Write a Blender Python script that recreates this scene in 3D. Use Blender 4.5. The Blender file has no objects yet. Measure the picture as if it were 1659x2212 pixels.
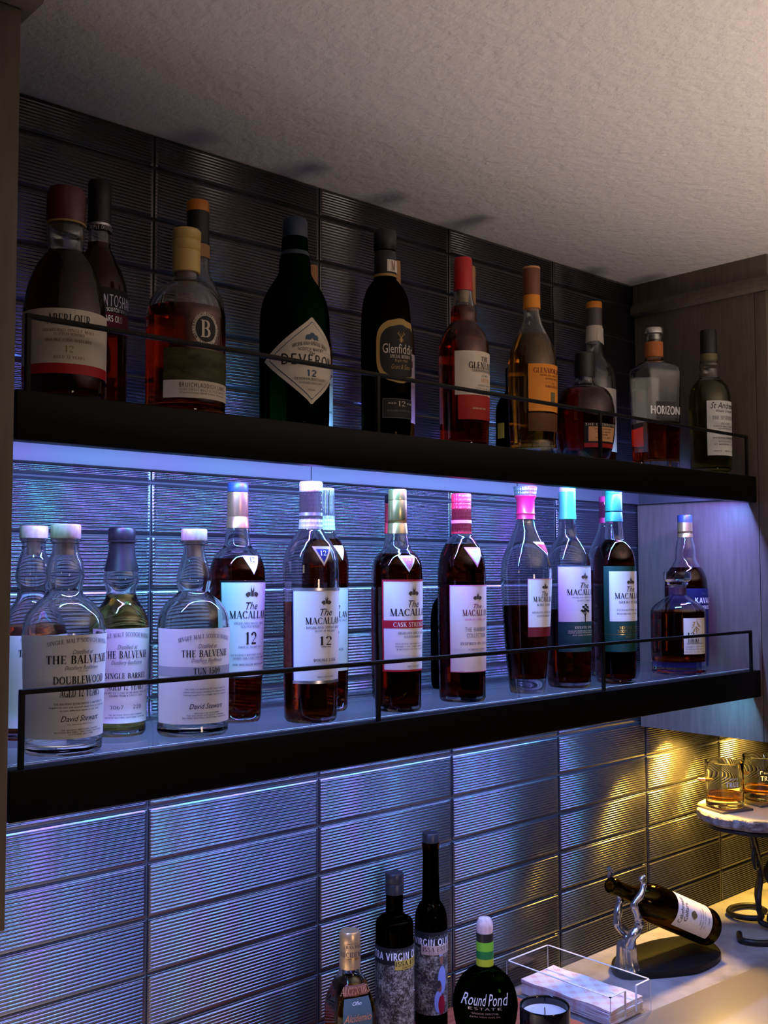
import bpy, bmesh, math, random
from math import sin, cos, pi, radians, sqrt
from mathutils import Vector, Matrix

random.seed(7)
scn = bpy.context.scene
COL = scn.collection

# ------------------------------------------------------------------ camera
CAM = Vector((-0.62752, -1.10046, 0.27836))
YAW, PITCH, ROLL, FPX = radians(42.3781), radians(3.2108), radians(-0.1352), 2240.0
fw = Vector((sin(YAW) * cos(PITCH), cos(YAW) * cos(PITCH), sin(PITCH)))
rt = Vector((cos(YAW), -sin(YAW), 0))
up = rt.cross(fw)
r2 = cos(ROLL) * rt + sin(ROLL) * up
u2 = -sin(ROLL) * rt + cos(ROLL) * up
cam_data = bpy.data.cameras.new('camera')
cam = bpy.data.objects.new('camera', cam_data)
COL.objects.link(cam)
cam.matrix_world = Matrix(((r2.x, u2.x, -fw.x, CAM.x), (r2.y, u2.y, -fw.y, CAM.y), (r2.z, u2.z, -fw.z, CAM.z), (0, 0, 0, 1)))
cam_data.sensor_fit = 'HORIZONTAL'
cam_data.sensor_width = 36.0
cam_data.lens = FPX / 1659.0 * 36.0
cam_data.clip_start = 0.02
scn.camera = cam

# ------------------------------------------------------------------ look, world, light levels
scn.view_settings.view_transform = 'Standard'
scn.view_settings.look = 'None'
scn.view_settings.exposure = 0.0
scn.view_settings.gamma = 1.0
scn.view_settings.use_curve_mapping = False
cy = scn.cycles
cy.use_denoising = True
cy.max_bounces = 16
cy.transmission_bounces = 14
cy.transparent_max_bounces = 16
cy.glossy_bounces = 6
cy.diffuse_bounces = 3
cy.caustics_reflective = False
cy.caustics_refractive = True
cy.sample_clamp_indirect = 3.0
cy.sample_clamp_direct = 0.0
cy.blur_glossy = 0.6

LED_POWER = 470.0      # upper strip; emission strength of the colour-changing strips
LED_LOWER = 195.0
PUCK_POWER = 24.0      # warm spot under the right cabinet (W)
PUCK_LEFT = 60.0        # softer spot under the left cabinet (W)
CEILING_FILL = 15.0         # added fill throwing warm light on the ceiling (W)
FRONT_FILL = 0.30      # added dim fill from behind the viewer (W)

world = bpy.data.worlds.new('room_dusk')
scn.world = world
world.use_nodes = True
world.node_tree.nodes['Background'].inputs[0].default_value = (0.55, 0.45, 0.38, 1)
world.node_tree.nodes['Background'].inputs[1].default_value = 0.004


def lamp(name, kind, loc, energy, color, target=None, **kw):
    d = bpy.data.lights.new(name, kind)
    d.energy = energy
    d.color = color
    for k, v in kw.items():
        setattr(d, k, v)
    o = bpy.data.objects.new(name, d)
    COL.objects.link(o)
    o.location = loc
    if target is not None:
        o.rotation_euler = (Vector(target) - Vector(loc)).to_track_quat('-Z', 'Y').to_euler()
    return o


lamp('ceiling_fill', 'AREA', (0.58, -1.42, -0.45), CEILING_FILL, (1.0, 0.80, 0.67), (0.66, -1.41, 1.0), shape='RECTANGLE', size=0.5, size_y=0.4, spread=radians(104))  # unseen source added to warm the ceiling
lamp('front_fill', 'AREA', (-0.15, -2.7, 0.05), FRONT_FILL, (1.0, 0.72, 0.54), (0.36, -0.2, 0.02), shape='RECTANGLE', size=0.3, size_y=0.3, spread=radians(34))  # unseen narrow source added to lift the labels from the front

# ------------------------------------------------------------------ materials
MATS = {}


def pbr(name, col, rough=0.5, metal=0.0, spec=0.5, coat=0.0, **kw):
    m = bpy.data.materials.new(name)
    m.use_nodes = True
    b = m.node_tree.nodes['Principled BSDF']
    b.inputs['Base Color'].default_value = (*col, 1)
    b.inputs['Roughness'].default_value = rough
    b.inputs['Metallic'].default_value = metal
    b.inputs['Specular IOR Level'].default_value = spec
    b.inputs['Coat Weight'].default_value = coat
    if coat:
        b.inputs['Coat Roughness'].default_value = 0.1
    for k, v in kw.items():
        b.inputs[k.replace('_', ' ')].default_value = v
    MATS[name] = m
    return m


def nodes(m):
    return m.node_tree.nodes, m.node_tree.links


def tex_coord(m, scale=(1, 1, 1), kind='Object'):
    n, l = nodes(m)
    tc = n.new('ShaderNodeTexCoord')
    mp = n.new('ShaderNodeMapping')
    mp.inputs['Scale'].default_value = scale
    l.new(tc.outputs[kind], mp.inputs['Vector'])
    return mp.outputs['Vector']


def noise(m, vec, scale, detail=3, rough=0.55):
    n, l = nodes(m)
    t = n.new('ShaderNodeTexNoise')
    t.inputs['Scale'].default_value = scale
    t.inputs['Detail'].default_value = detail
    t.inputs['Roughness'].default_value = rough
    l.new(vec, t.inputs['Vector'])
    return t.outputs['Fac']


def ramp(m, fac, stops):
    n, l = nodes(m)
    r = n.new('ShaderNodeValToRGB')
    cr = r.color_ramp
    while len(cr.elements) < len(stops):
        cr.elements.new(0.5)
    for e, (p, c) in zip(cr.elements, stops):
        e.position = p
        e.color = (*c, 1)
    l.new(fac, r.inputs['Fac'])
    return r.outputs['Color']


def bump(m, fac, strength, dist):
    n, l = nodes(m)
    b = n.new('ShaderNodeBump')
    b.inputs['Strength'].default_value = strength
    b.inputs['Distance'].default_value = dist
    l.new(fac, b.inputs['Height'])
    l.new(b.outputs['Normal'], n['Principled BSDF'].inputs['Normal'])


def base_link(m, out):
    n, l = nodes(m)
    l.new(out, n['Principled BSDF'].inputs['Base Color'])


def glass_mat(name, col, ior=1.47, rough=0.0):
    m = bpy.data.materials.new(name)
    m.use_nodes = True
    n, l = nodes(m)
    n.remove(n['Principled BSDF'])
    g = n.new('ShaderNodeBsdfGlass')
    g.inputs['Color'].default_value = (*col, 1)
    g.inputs['IOR'].default_value = ior
    g.inputs['Roughness'].default_value = rough
    l.new(g.outputs[0], n['Material Output'].inputs['Surface'])
    MATS[name] = m
    return m


def pane_mat(name, tint, gloss=0.04, haze=0.0):
    """thin clear sheet: straight-through light with a Fresnel reflection"""
    m = bpy.data.materials.new(name)
    m.use_nodes = True
    n, l = nodes(m)
    n.remove(n['Principled BSDF'])
    t = n.new('ShaderNodeBsdfTransparent')
    t.inputs['Color'].default_value = (*tint, 1)
    g = n.new('ShaderNodeBsdfGlossy')
    g.inputs['Roughness'].default_value = gloss
    f = n.new('ShaderNodeFresnel')
    f.inputs['IOR'].default_value = 1.5
    ge = n.new('ShaderNodeNewGeometry')
    inv = n.new('ShaderNodeMath'); inv.operation = 'SUBTRACT'; inv.inputs[0].default_value = 1.0
    l.new(ge.outputs['Backfacing'], inv.inputs[1])
    mu = n.new('ShaderNodeMath'); mu.operation = 'MULTIPLY'
    l.new(f.outputs[0], mu.inputs[0]); l.new(inv.outputs[0], mu.inputs[1])
    mx = n.new('ShaderNodeMixShader')
    l.new(mu.outputs[0], mx.inputs[0])
    l.new(t.outputs[0], mx.inputs[1])
    l.new(g.outputs[0], mx.inputs[2])
    out = mx.outputs[0]
    if haze > 0:  # pale diffuse share put in for the lit haze on the glass
        d = n.new('ShaderNodeBsdfDiffuse')
        d.inputs['Color'].default_value = (.8, .82, .85, 1)
        tr = n.new('ShaderNodeBsdfTranslucent')
        tr.inputs['Color'].default_value = (.8, .82, .85, 1)
        md = n.new('ShaderNodeMixShader')
        l.new(d.outputs[0], md.inputs[1]); l.new(tr.outputs[0], md.inputs[2])
        m2 = n.new('ShaderNodeMixShader'); m2.inputs[0].default_value = haze
        l.new(out, m2.inputs[1]); l.new(md.outputs[0], m2.inputs[2])
        out = m2.outputs[0]
    l.new(out, n['Material Output'].inputs['Surface'])
    MATS[name] = m
    return m


# papers and prints
PAPER = dict(cream=(.78, .74, .70), cream_dim=(.72, .64, .52), white=(.85, .85, .85), white_dim=(.72, .72, .70), pale_blue=(.72, .78, .88),
             lilac_white=(.80, .78, .82), pink_white=(.80, .66, .68), black_paper=(.012, .012, .013), deep_blue=(.008, .010, .075), dark_green=(.008, .06, .05),
             dark_teal=(.012, .07, .085), maroon=(.16, .012, .025), ruby_label=(.45, .01, .015), red_label=(.40, .02, .015), red_print=(.42, .01, .03),
             orange_label=(.85, .30, .03), brown_label=(.13, .05, .015), tan_label=(.62, .32, .14), rust_label=(.16, .05, .03), slate_label=(.06, .11, .13),
             mustard=(.55, .42, .07), tan_paper=(.62, .46, .36), lime_label=(.22, .62, .04), green_label=(.02, .22, .05), yellow_label=(.50, .60, .03),
             band_grey=(.38, .38, .42), slate=(.05, .10, .16), navy=(.01, .02, .16), pink=(.72, .22, .42), gold_dim=(.42, .27, .08), smoke_label=(.05, .05, .05),
             black=(.01, .01, .012), grey=(.16, .16, .18), brown_print=(.30, .12, .05), dark_print=(.07, .05, .04), orange_print=(.55, .22, .10), skin=(.30, .14, .09),
             sky_cloth=(.35, .42, .80), amber_label=(.55, .17, .04))
for k, c in PAPER.items():
    pbr(k, c, 0.55, spec=0.3)
pbr('silver', (.66, .66, .68), 0.3, 0.85)
pbr('gold', (.72, .50, .20), 0.28, 0.9)
pbr('gold_oil', (.72, .47, .22), 0.32, 0.75)
# caps and foils
CAPS = dict(wood_cap=(.50, .34, .27), dark_cap=(.010, .007, .010), black_cap=(.012, .012, .014), blue_cap=(.03, .05, .16), white_cap=(.38, .36, .35), red_cap=(.62, .03, .05),
            pink_red=(.50, .008, .06), teal_cap=(.04, .28, .14), aqua_cap=(.012, .12, .09), violet_cap=(.30, .30, .60), maroon_cap=(.30, .02, .10), plum=(.05, .02, .04), tan_cap=(.72, .50, .15),
            wine_cap=(.10, .008, .015), orange_cap=(.80, .26, .02), cork_orange=(.60, .25, .10), grey_cap=(.10, .09, .085), red_foil=(.55, .012, .012), brown_foil=(.20, .06, .03),
            cork=(.50, .33, .16), cork_pale=(.80, .58, .55), olive_dim=(.16, .13, .05), navy_cap=(.015, .035, .07))
for k, c in CAPS.items():
    pbr(k, c, 0.38, spec=0.5)
pbr('copper', (.75, .38, .20), 0.3, 0.85)
pbr('silver_cap', (.60, .58, .55), 0.25, 0.9)
pbr('silver_dimple', (.55, .55, .57), 0.25, 0.9)
for k in ('white_cap', 'red_cap', 'silver_dimple'):
    m = MATS[k]
    n_, l_ = nodes(m)
    v = tex_coord(m, (1, 1, .6))
    t = n_.new('ShaderNodeTexVoronoi')
    t.inputs['Scale'].default_value = 330
    t.inputs['Randomness'].default_value = 0.15
    l_.new(v, t.inputs['Vector'])
    bump(m, t.outputs['Distance'], 0.8, 0.0016)
for k in ('cork', 'wood_cap', 'cork_orange', 'cork_pale'):
    m = MATS[k]
    v = tex_coord(m, (1, 1, .35))
    c = CAPS[k]
    base_link(m, ramp(m, noise(m, v, 260, 4), [(.3, tuple(x * .72 for x in c)), (.7, tuple(min(1, x * 1.12) for x in c))]))

# printed pictures
m = pbr('moor', (.1, .1, .03), .5, spec=.3)
v = tex_coord(m, (1, 1, 2.6))
base_link(m, ramp(m, noise(m, v, 55, 6, .6), [(.30, (.012, .014, .004)), (.52, (.06, .06, .012)), (.68, (.10, .085, .025))]))
m = pbr('grove', (.2, .2, .15), .5, spec=.3)
v = tex_coord(m, (1, 1, 1))
mixn = m.node_tree.nodes.new('ShaderNodeMath'); mixn.operation = 'MULTIPLY_ADD'; mixn.inputs[1].default_value = .55
m.node_tree.links.new(noise(m, v, 60, 3, .6), mixn.inputs[0])
sub_ = m.node_tree.nodes.new('ShaderNodeMath'); sub_.operation = 'SUBTRACT'; sub_.inputs[1].default_value = .275
m.node_tree.links.new(noise(m, v, 380, 6, .75), sub_.inputs[0])
m.node_tree.links.new(sub_.outputs[0], mixn.inputs[2])
base_link(m, ramp(m, mixn.outputs[0], [(.34, (.012, .012, .010)), (.48, (.07, .06, .05)), (.60, (.34, .33, .27)), (.72, (.62, .63, .58))]))

# glass and drinks
glass_mat('clear_glass', (.97, .985, .98))
glass_mat('clear_amber', (.55, .3, .08))
glass_mat('dark_green_glass', (.012, .10, .035))
glass_mat('bottle_black_glass', (.05, .035, .012))
glass_mat('olive_glass', (.42, .34, .08))
glass_mat('green_oil_glass', (.025, .075, .012))
glass_mat('navy_glass', (.012, .03, .04))
LIQ = dict(whisky_dark=(.34, .09, .018), whisky_red=(.44, .10, .018), whisky_amber=(.72, .27, .05), whisky_gold=(.86, .55, .12), whisky_pale=(.88, .76, .36),
           whisky_ruby=(.30, .008, .006), whisky_orange=(.70, .17, .015), whisky_olive=(.50, .46, .06), oil_gold=(.62, .42, .03), whisky_brown=(.50, .18, .04))
for k, c in LIQ.items():
    glass_mat(k, c, 1.36)
pane_mat('shelf_glass', (.90, .95, .95), 0.03, .035)
pbr('edge_glow', (.55, .80, .85), .6, spec=.3)  # pale cyan put in for light glowing out of the glass edge
pane_mat('acrylic', (.97, .97, .985), 0.02)

# building surfaces
m = pbr('ribbed_tile', (.015, .0145, .019), .26, spec=.85, IOR=1.75)
pbr('grout', (.055, .055, .06), .7, spec=.3)
m = pbr('ceiling_paint', (.72, .68, .65), .85, spec=.2)
v = tex_coord(m, (1, .75, 1))
bump(m, noise(m, v, 75, 3, .6), 0.7, .007)
m = pbr('cabinet_laminate', (.17, .135, .115), .5, spec=.35)
v = tex_coord(m, (9, 9, 1))
base_link(m, ramp(m, noise(m, v, 14, 5), [(.3, (.125, .097, .073)), (.7, (.175, .136, .103))]))
m = pbr('brushed_steel', (.06, .06, .064), .5, .1)
v = tex_coord(m, (1, 1, 1))
bump(m, noise(m, v, 120, 4), .08, .0006)
m = pbr('black_steel', (.0025, .0025, .0025), .42, spec=.10)
m = pbr('rail_steel', (.004, .004, .004), .5, spec=.18)
m = pbr('quartz', (.6, .58, .56), .28, spec=.5)
v = tex_coord(m)
base_link(m, ramp(m, noise(m, v, 16, 7, .62), [(.30, (.24, .225, .215)), (.50, (.38, .365, .355)), (.70, (.47, .455, .445))]))
m = pbr('black_wood', (.006, .006, .006), .45, spec=.2)
m = pbr('polished_pewter', (.55, .55, .56), .22, .95)
v = tex_coord(m, (1, 1, .25))
bump(m, noise(m, v, 420, 2), .35, .0012)
m = pbr('red_wood', (.42, .10, .06), .45)
v = tex_coord(m, (.4, 7, 3))
base_link(m, ramp(m, noise(m, v, 22, 5), [(.3, (.30, .055, .035)), (.7, (.52, .15, .09))]))
m = pbr('slab_stone', (.80, .74, .60), .3, spec=.4)
m = pbr('slab_rim', (.22, .19, .20), .35, spec=.6)
v = tex_coord(m)
bump(m, noise(m, v, 90, 5), .9, .006)
base_link(m, ramp(m, noise(m, v, 60, 5), [(.35, (.10, .085, .09)), (.65, (.34, .30, .32))]))
m = pbr('forged_iron', (.012, .011, .010), .45, .3)
m = pbr('slate_coaster', (.07, .065, .06), .6)
m = pbr('brass', (.78, .42, .14), .25, .9)
m = pbr('wax', (.80, .80, .80), .4, spec=.4)
m = pbr('candle_jar_black', (.006, .006, .007), .08, spec=.6)
m = pbr('wick', (.02, .02, .02), .8)
m = pbr('mat_taupe', (.27, .235, .19), .36, spec=.4)
m = pbr('napkin_paper', (.85, .8, .8), .8, spec=.1)
n_, l_ = nodes(m)
v = tex_coord(m, (1, 1, 1))


def stripes(vec, axis, scale, width):
    sx = n_.new('ShaderNodeSeparateXYZ')
    l_.new(vec, sx.inputs[0])
    a = n_.new('ShaderNodeMath'); a.operation = 'MULTIPLY'; a.inputs[1].default_value = scale
    l_.new(sx.outputs[axis], a.inputs[0])
    f = n_.new('ShaderNodeMath'); f.operation = 'FRACT'
    l_.new(a.outputs[0], f.inputs[0])
    c = n_.new('ShaderNodeMath'); c.operation = 'LESS_THAN'; c.inputs[1].default_value = width
    l_.new(f.outputs[0], c.inputs[0])
    return c.outputs[0]


mpr = n_.new('ShaderNodeMapping')
mpr.inputs['Rotation'].default_value = (0, 0, radians(38))
l_.new(v, mpr.inputs['Vector'])
s1 = stripes(mpr.outputs[0], 0, 46, .42)
s2 = stripes(mpr.outputs[0], 1, 46, .42)
ad = n_.new('ShaderNodeMath'); ad.operation = 'ADD'
l_.new(s1, ad.inputs[0]); l_.new(s2, ad.inputs[1])
hf = n_.new('ShaderNodeMath'); hf.operation = 'MULTIPLY'; hf.inputs[1].default_value = .5
l_.new(ad.outputs[0], hf.inputs[0])
base_link(m, ramp(m, hf.outputs[0], [(0, (.86, .84, .86)), (.5, (.84, .74, .74)), (1, (.80, .58, .56))]))

# colour-chasing LED tape: the hue runs along the strip
def led_mat(name, power, period):
    m = bpy.data.materials.new(name)
    m.use_nodes = True
    MATS[name] = m
    n_, l_ = nodes(m)
    n_.remove(n_['Principled BSDF'])
    em = n_.new('ShaderNodeEmission')
    em.inputs['Strength'].default_value = power
    tc = n_.new('ShaderNodeTexCoord')
    sx = n_.new('ShaderNodeSeparateXYZ')
    l_.new(tc.outputs['Object'], sx.inputs[0])
    ma = n_.new('ShaderNodeMath'); ma.operation = 'MULTIPLY_ADD'
    ma.inputs[1].default_value = 1 / period
    ma.inputs[2].default_value = 10 + (-.27 + .3695) / period
    l_.new(sx.outputs[0], ma.inputs[0])
    fr = n_.new('ShaderNodeMath'); fr.operation = 'FRACT'
    l_.new(ma.outputs[0], fr.inputs[0])
    c_led = ramp(m, fr.outputs[0], [(0.0, (.52, .12, 1.0)), (.16, (.18, .12, 1.0)), (.32, (.07, .25, 1.0)), (.48, (.06, .60, .92)), (.58, (.20, .70, .48)), (.68, (.07, .36, 1.0)),
                                    (.84, (.20, .18, 1.0)), (1.0, (.52, .12, 1.0))])
    l_.new(c_led, em.inputs['Color'])
    l_.new(em.outputs[0], n_['Material Output'].inputs['Surface'])


led_mat('led_glow', LED_POWER, .21)
led_mat('led_glow_lower', LED_LOWER, .15)

m = bpy.data.materials.new('puck_glow')
m.use_nodes = True
MATS['puck_glow'] = m
n_, l_ = nodes(m)
n_.remove(n_['Principled BSDF'])
em = n_.new('ShaderNodeEmission')
em.inputs['Color'].default_value = (1, .70, .22, 1)
em.inputs['Strength'].default_value = 6
l_.new(em.outputs[0], n_['Material Output'].inputs['Surface'])
# ------------------------------------------------------------------ builders
def mesh_obj(name, verts, faces, mat, parent=None, smooth=None, mids=None):
    me = bpy.data.meshes.new(name)
    me.from_pydata([tuple(v) for v in verts], [], faces)
    mats = mat if isinstance(mat, (list, tuple)) else [mat]
    for mm in mats:
        me.materials.append(MATS[mm])
    if mids:
        me.polygons.foreach_set('material_index', mids)
    if smooth is not None:
        me.polygons.foreach_set('use_smooth', [True] * len(me.polygons))
        if smooth < 170:
            me.set_sharp_from_angle(angle=radians(smooth))
    me.update()
    o = bpy.data.objects.new(name, me)
    COL.objects.link(o)
    if parent is not None:
        o.parent = parent
    return o


def tag(o, label=None, cat=None, group=None, kind=None):
    if label: o['label'] = label
    if cat: o['category'] = cat
    if group: o['group'] = group
    if kind: o['kind'] = kind
    return o


def empty(name, loc, rz, label, cat, group=None):
    o = bpy.data.objects.new(name, None)
    o.empty_display_size = 0.02
    COL.objects.link(o)
    o.location = loc
    o.rotation_euler = (0, 0, rz)
    return tag(o, label, cat, group)


class MB:
    def __init__(s):
        s.v, s.f, s.m = [], [], []

    def add(s, v, f, mi=0):
        o = len(s.v)
        s.v += [tuple(x) for x in v]
        s.f += [tuple(i + o for i in q) for q in f]
        s.m += [mi] * len(f)

    def box(s, x0, x1, y0, y1, z0, z1, mi=0, bev=0.0):
        if bev <= 0:
            v = [(x, y, z) for z in (z0, z1) for y in (y0, y1) for x in (x0, x1)]
            s.add(v, [(0, 2, 3, 1), (4, 5, 7, 6), (0, 1, 5, 4), (2, 6, 7, 3), (0, 4, 6, 2), (1, 3, 7, 5)], mi)
            return
        bm = bmesh.new()
        bmesh.ops.create_cube(bm, size=1)
        for q in bm.verts:
            q.co = Vector(((x0 + x1) / 2 + q.co.x * (x1 - x0), (y0 + y1) / 2 + q.co.y * (y1 - y0), (z0 + z1) / 2 + q.co.z * (z1 - z0)))
        bmesh.ops.bevel(bm, geom=bm.edges[:], offset=bev, segments=3, profile=.5, affect='EDGES')
        bm.verts.index_update()
        s.add([q.co[:] for q in bm.verts], [tuple(q.index for q in f.verts) for f in bm.faces], mi)
        bm.free()

    def tube(s, pts, rad, seg=12, mi=0, cap=True, flat=None):
        pts = [Vector(p) for p in pts]
        n = len(pts)
        rads = rad if isinstance(rad, (list, tuple)) else [rad] * n
        t0 = (pts[1] - pts[0]).normalized()
        nrm = t0.orthogonal().normalized()
        rings = []
        for i, p in enumerate(pts):
            t = (pts[min(i + 1, n - 1)] - pts[max(i - 1, 0)]).normalized()
            nrm = (nrm - t * nrm.dot(t)).normalized()
            b = t.cross(nrm)
            rings.append([p + (nrm * cos(2 * pi * k / seg) + b * sin(2 * pi * k / seg)) * rads[i] for k in range(seg)])
        v = [q for r in rings for q in r]
        f = []
        for i in range(n - 1):
            for k in range(seg):
                k2 = (k + 1) % seg
                f.append((i * seg + k, i * seg + k2, (i + 1) * seg + k2, (i + 1) * seg + k))
        if cap:
            f.append(tuple(range(seg - 1, -1, -1)))
            f.append(tuple((n - 1) * seg + k for k in range(seg)))
        s.add(v, f, mi)

    def prism(s, poly, z0, z1, mi=0, bev=0.0):
        n = len(poly)
        if bev > 0:
            cx = sum(p[0] for p in poly) / n
            cyy = sum(p[1] for p in poly) / n
            def ins(d):
                out = []
                for p in poly:
                    w = Vector((p[0] - cx, p[1] - cyy))
                    L = w.length
                    w *= (L - d) / L
                    out.append((cx + w.x, cyy + w.y))
                return out
            layers = [(ins(bev), z0), (ins(bev * .3), z0 + bev * .3), (poly, z0 + bev), (poly, z1 - bev), (ins(bev * .3), z1 - bev * .3), (ins(bev), z1)]
        else:
            layers = [(poly, z0), (poly, z1)]
        v = [(x, y, z) for pl, z in layers for x, y in pl]
        f = []
        for j in range(len(layers) - 1):
            for i in range(n):
                i2 = (i + 1) % n
                f.append((j * n + i, j * n + i2, (j + 1) * n + i2, (j + 1) * n + i))
        f.append(tuple(range(n - 1, -1, -1)))
        f.append(tuple((len(layers) - 1) * n + i for i in range(n)))
        s.add(v, f, mi)

    def build(s, name, mat, parent=None, smooth=40):
        return mesh_obj(name, s.v, s.f, mat, parent, smooth, s.m if any(s.m) else None)


def spline(P, sub=8, closed=False):
    P = [Vector(p) for p in P]
    out = []
    n = len(P)
    for i in range(n - 1):
        p0, p1, p2, p3 = P[max(i - 1, 0)], P[i], P[i + 1], P[min(i + 2, n - 1)]
        for k in range(sub):
            t = k / sub
            out.append(.5 * ((2 * p1) + (p2 - p0) * t + (2 * p0 - 5 * p1 + 4 * p2 - p3) * t * t + (3 * p1 - p0 - 3 * p2 + p3) * t ** 3))
    out.append(P[-1])
    return out


def smooth_profile(pr, sub=5):
    """monotone-limited Hermite through (r, z) points"""
    pts = []
    zl = -1
    for r, z in pr:
        z = max(z, zl + .0008)
        zl = z
        pts.append((r, z))
    n = len(pts)
    tt = [0]
    for i in range(1, n):
        tt.append(tt[-1] + max(1e-5, math.hypot(pts[i][0] - pts[i - 1][0], pts[i][1] - pts[i - 1][1])))
    def tang(vals):
        d = [(vals[i + 1] - vals[i]) / (tt[i + 1] - tt[i]) for i in range(n - 1)]
        m = [d[0]] + [0] * (n - 2) + [d[-1]]
        for i in range(1, n - 1):
            if d[i - 1] * d[i] > 0:
                m[i] = 2 * d[i - 1] * d[i] / (d[i - 1] + d[i])
        return m
    out = []
    R = [p[0] for p in pts]
    Z = [p[1] for p in pts]
    mr, mz = tang(R), tang(Z)
    for i in range(n - 1):
        h = tt[i + 1] - tt[i]
        for k in range(sub):
            s = k / sub
            a, b, c, d = 2 * s ** 3 - 3 * s * s + 1, s ** 3 - 2 * s * s + s, -2 * s ** 3 + 3 * s * s, s ** 3 - s * s
            out.append((a * R[i] + b * h * mr[i] + c * R[i + 1] + d * h * mr[i + 1], a * Z[i] + b * h * mz[i] + c * Z[i + 1] + d * h * mz[i + 1]))
    out.append(pts[-1])
    return out


def section(kind):
    if kind == 'facet':
        def m(a):
            w = 2 * pi / 24
            return cos(w / 2) / cos((a % w) - w / 2)
    elif kind == 'square':
        def m(a):
            c, s = abs(cos(a)), abs(sin(a))
            return 1.05 * .7071 / (c ** 12 + s ** 12) ** (1 / 12)
    elif kind == 'tri':
        def m(a):
            return .93 - .07 * cos(3 * (a + pi / 2 + 0.0) + pi / 2)
    elif kind == 'flat':
        def m(a):
            return 1 / sqrt((cos(a) ** 2) + (sin(a) / .55) ** 2)
    else:
        def m(a):
            return 1.0
    return m


class Surf:
    """the outer skin of a bottle: radius as a function of angle and height"""
    def __init__(s, prof, sec):
        s.p = prof
        s.sec = sec
        s.m = section(sec)
        s.R = max(r for r, z in prof)

    def blend(s, r):
        if s.sec == 'round':
            return 0
        if s.sec == 'flat':
            t = (r / s.R - .30) / .35
        elif s.sec == 'facet':
            t = (r / s.R - .75) / .2
        else:
            t = (r / s.R - .55) / .35
        t = min(1, max(0, t))
        return t * t * (3 - 2 * t)

    def mult(s, a, r):
        b = s.blend(r)
        return 1 + (s.m(a) - 1) * b if b else 1.0

    def r0(s, z):
        p = s.p
        if z <= p[0][1]: return p[0][0]
        for i in range(len(p) - 1):
            if p[i + 1][1] >= z:
                t = (z - p[i][1]) / max(1e-9, p[i + 1][1] - p[i][1])
                return p[i][0] + t * (p[i + 1][0] - p[i][0])
        return p[-1][0]

    def pt(s, a, z, off):
        """a = angle from the facing direction (local -y), positive to the viewer's right"""
        ang = a - pi / 2
        r0 = s.r0(z)
        r = r0 * s.mult(ang, r0) + off
        return (r * cos(ang), r * sin(ang), z)


def lathe(mb, prof, surf=None, seg=48, mi=0, close_a=True, close_b=True, flip=False):
    v, f = [], []
    n = len(prof)
    for r, z in prof:
        for k in range(seg):
            a = 2 * pi * k / seg
            q = r * (surf.mult(a, r) if surf else 1)
            v.append((q * cos(a), q * sin(a), z))
    for i in range(n - 1):
        for k in range(seg):
            k2 = (k + 1) % seg
            f.append((i * seg + k, i * seg + k2, (i + 1) * seg + k2, (i + 1) * seg + k))
    def fan(row, rev):
        c = len(v)
        v.append((0, 0, prof[row][1]))
        for k in range(seg):
            a, b = row * seg + k, row * seg + (k + 1) % seg
            f.append((c, b, a) if rev else (c, a, b))
    if close_a: fan(0, True)
    if close_b: fan(n - 1, False)
    if flip:
        f = [tuple(reversed(q)) for q in f]
    mb.add(v, f, mi)


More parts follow.
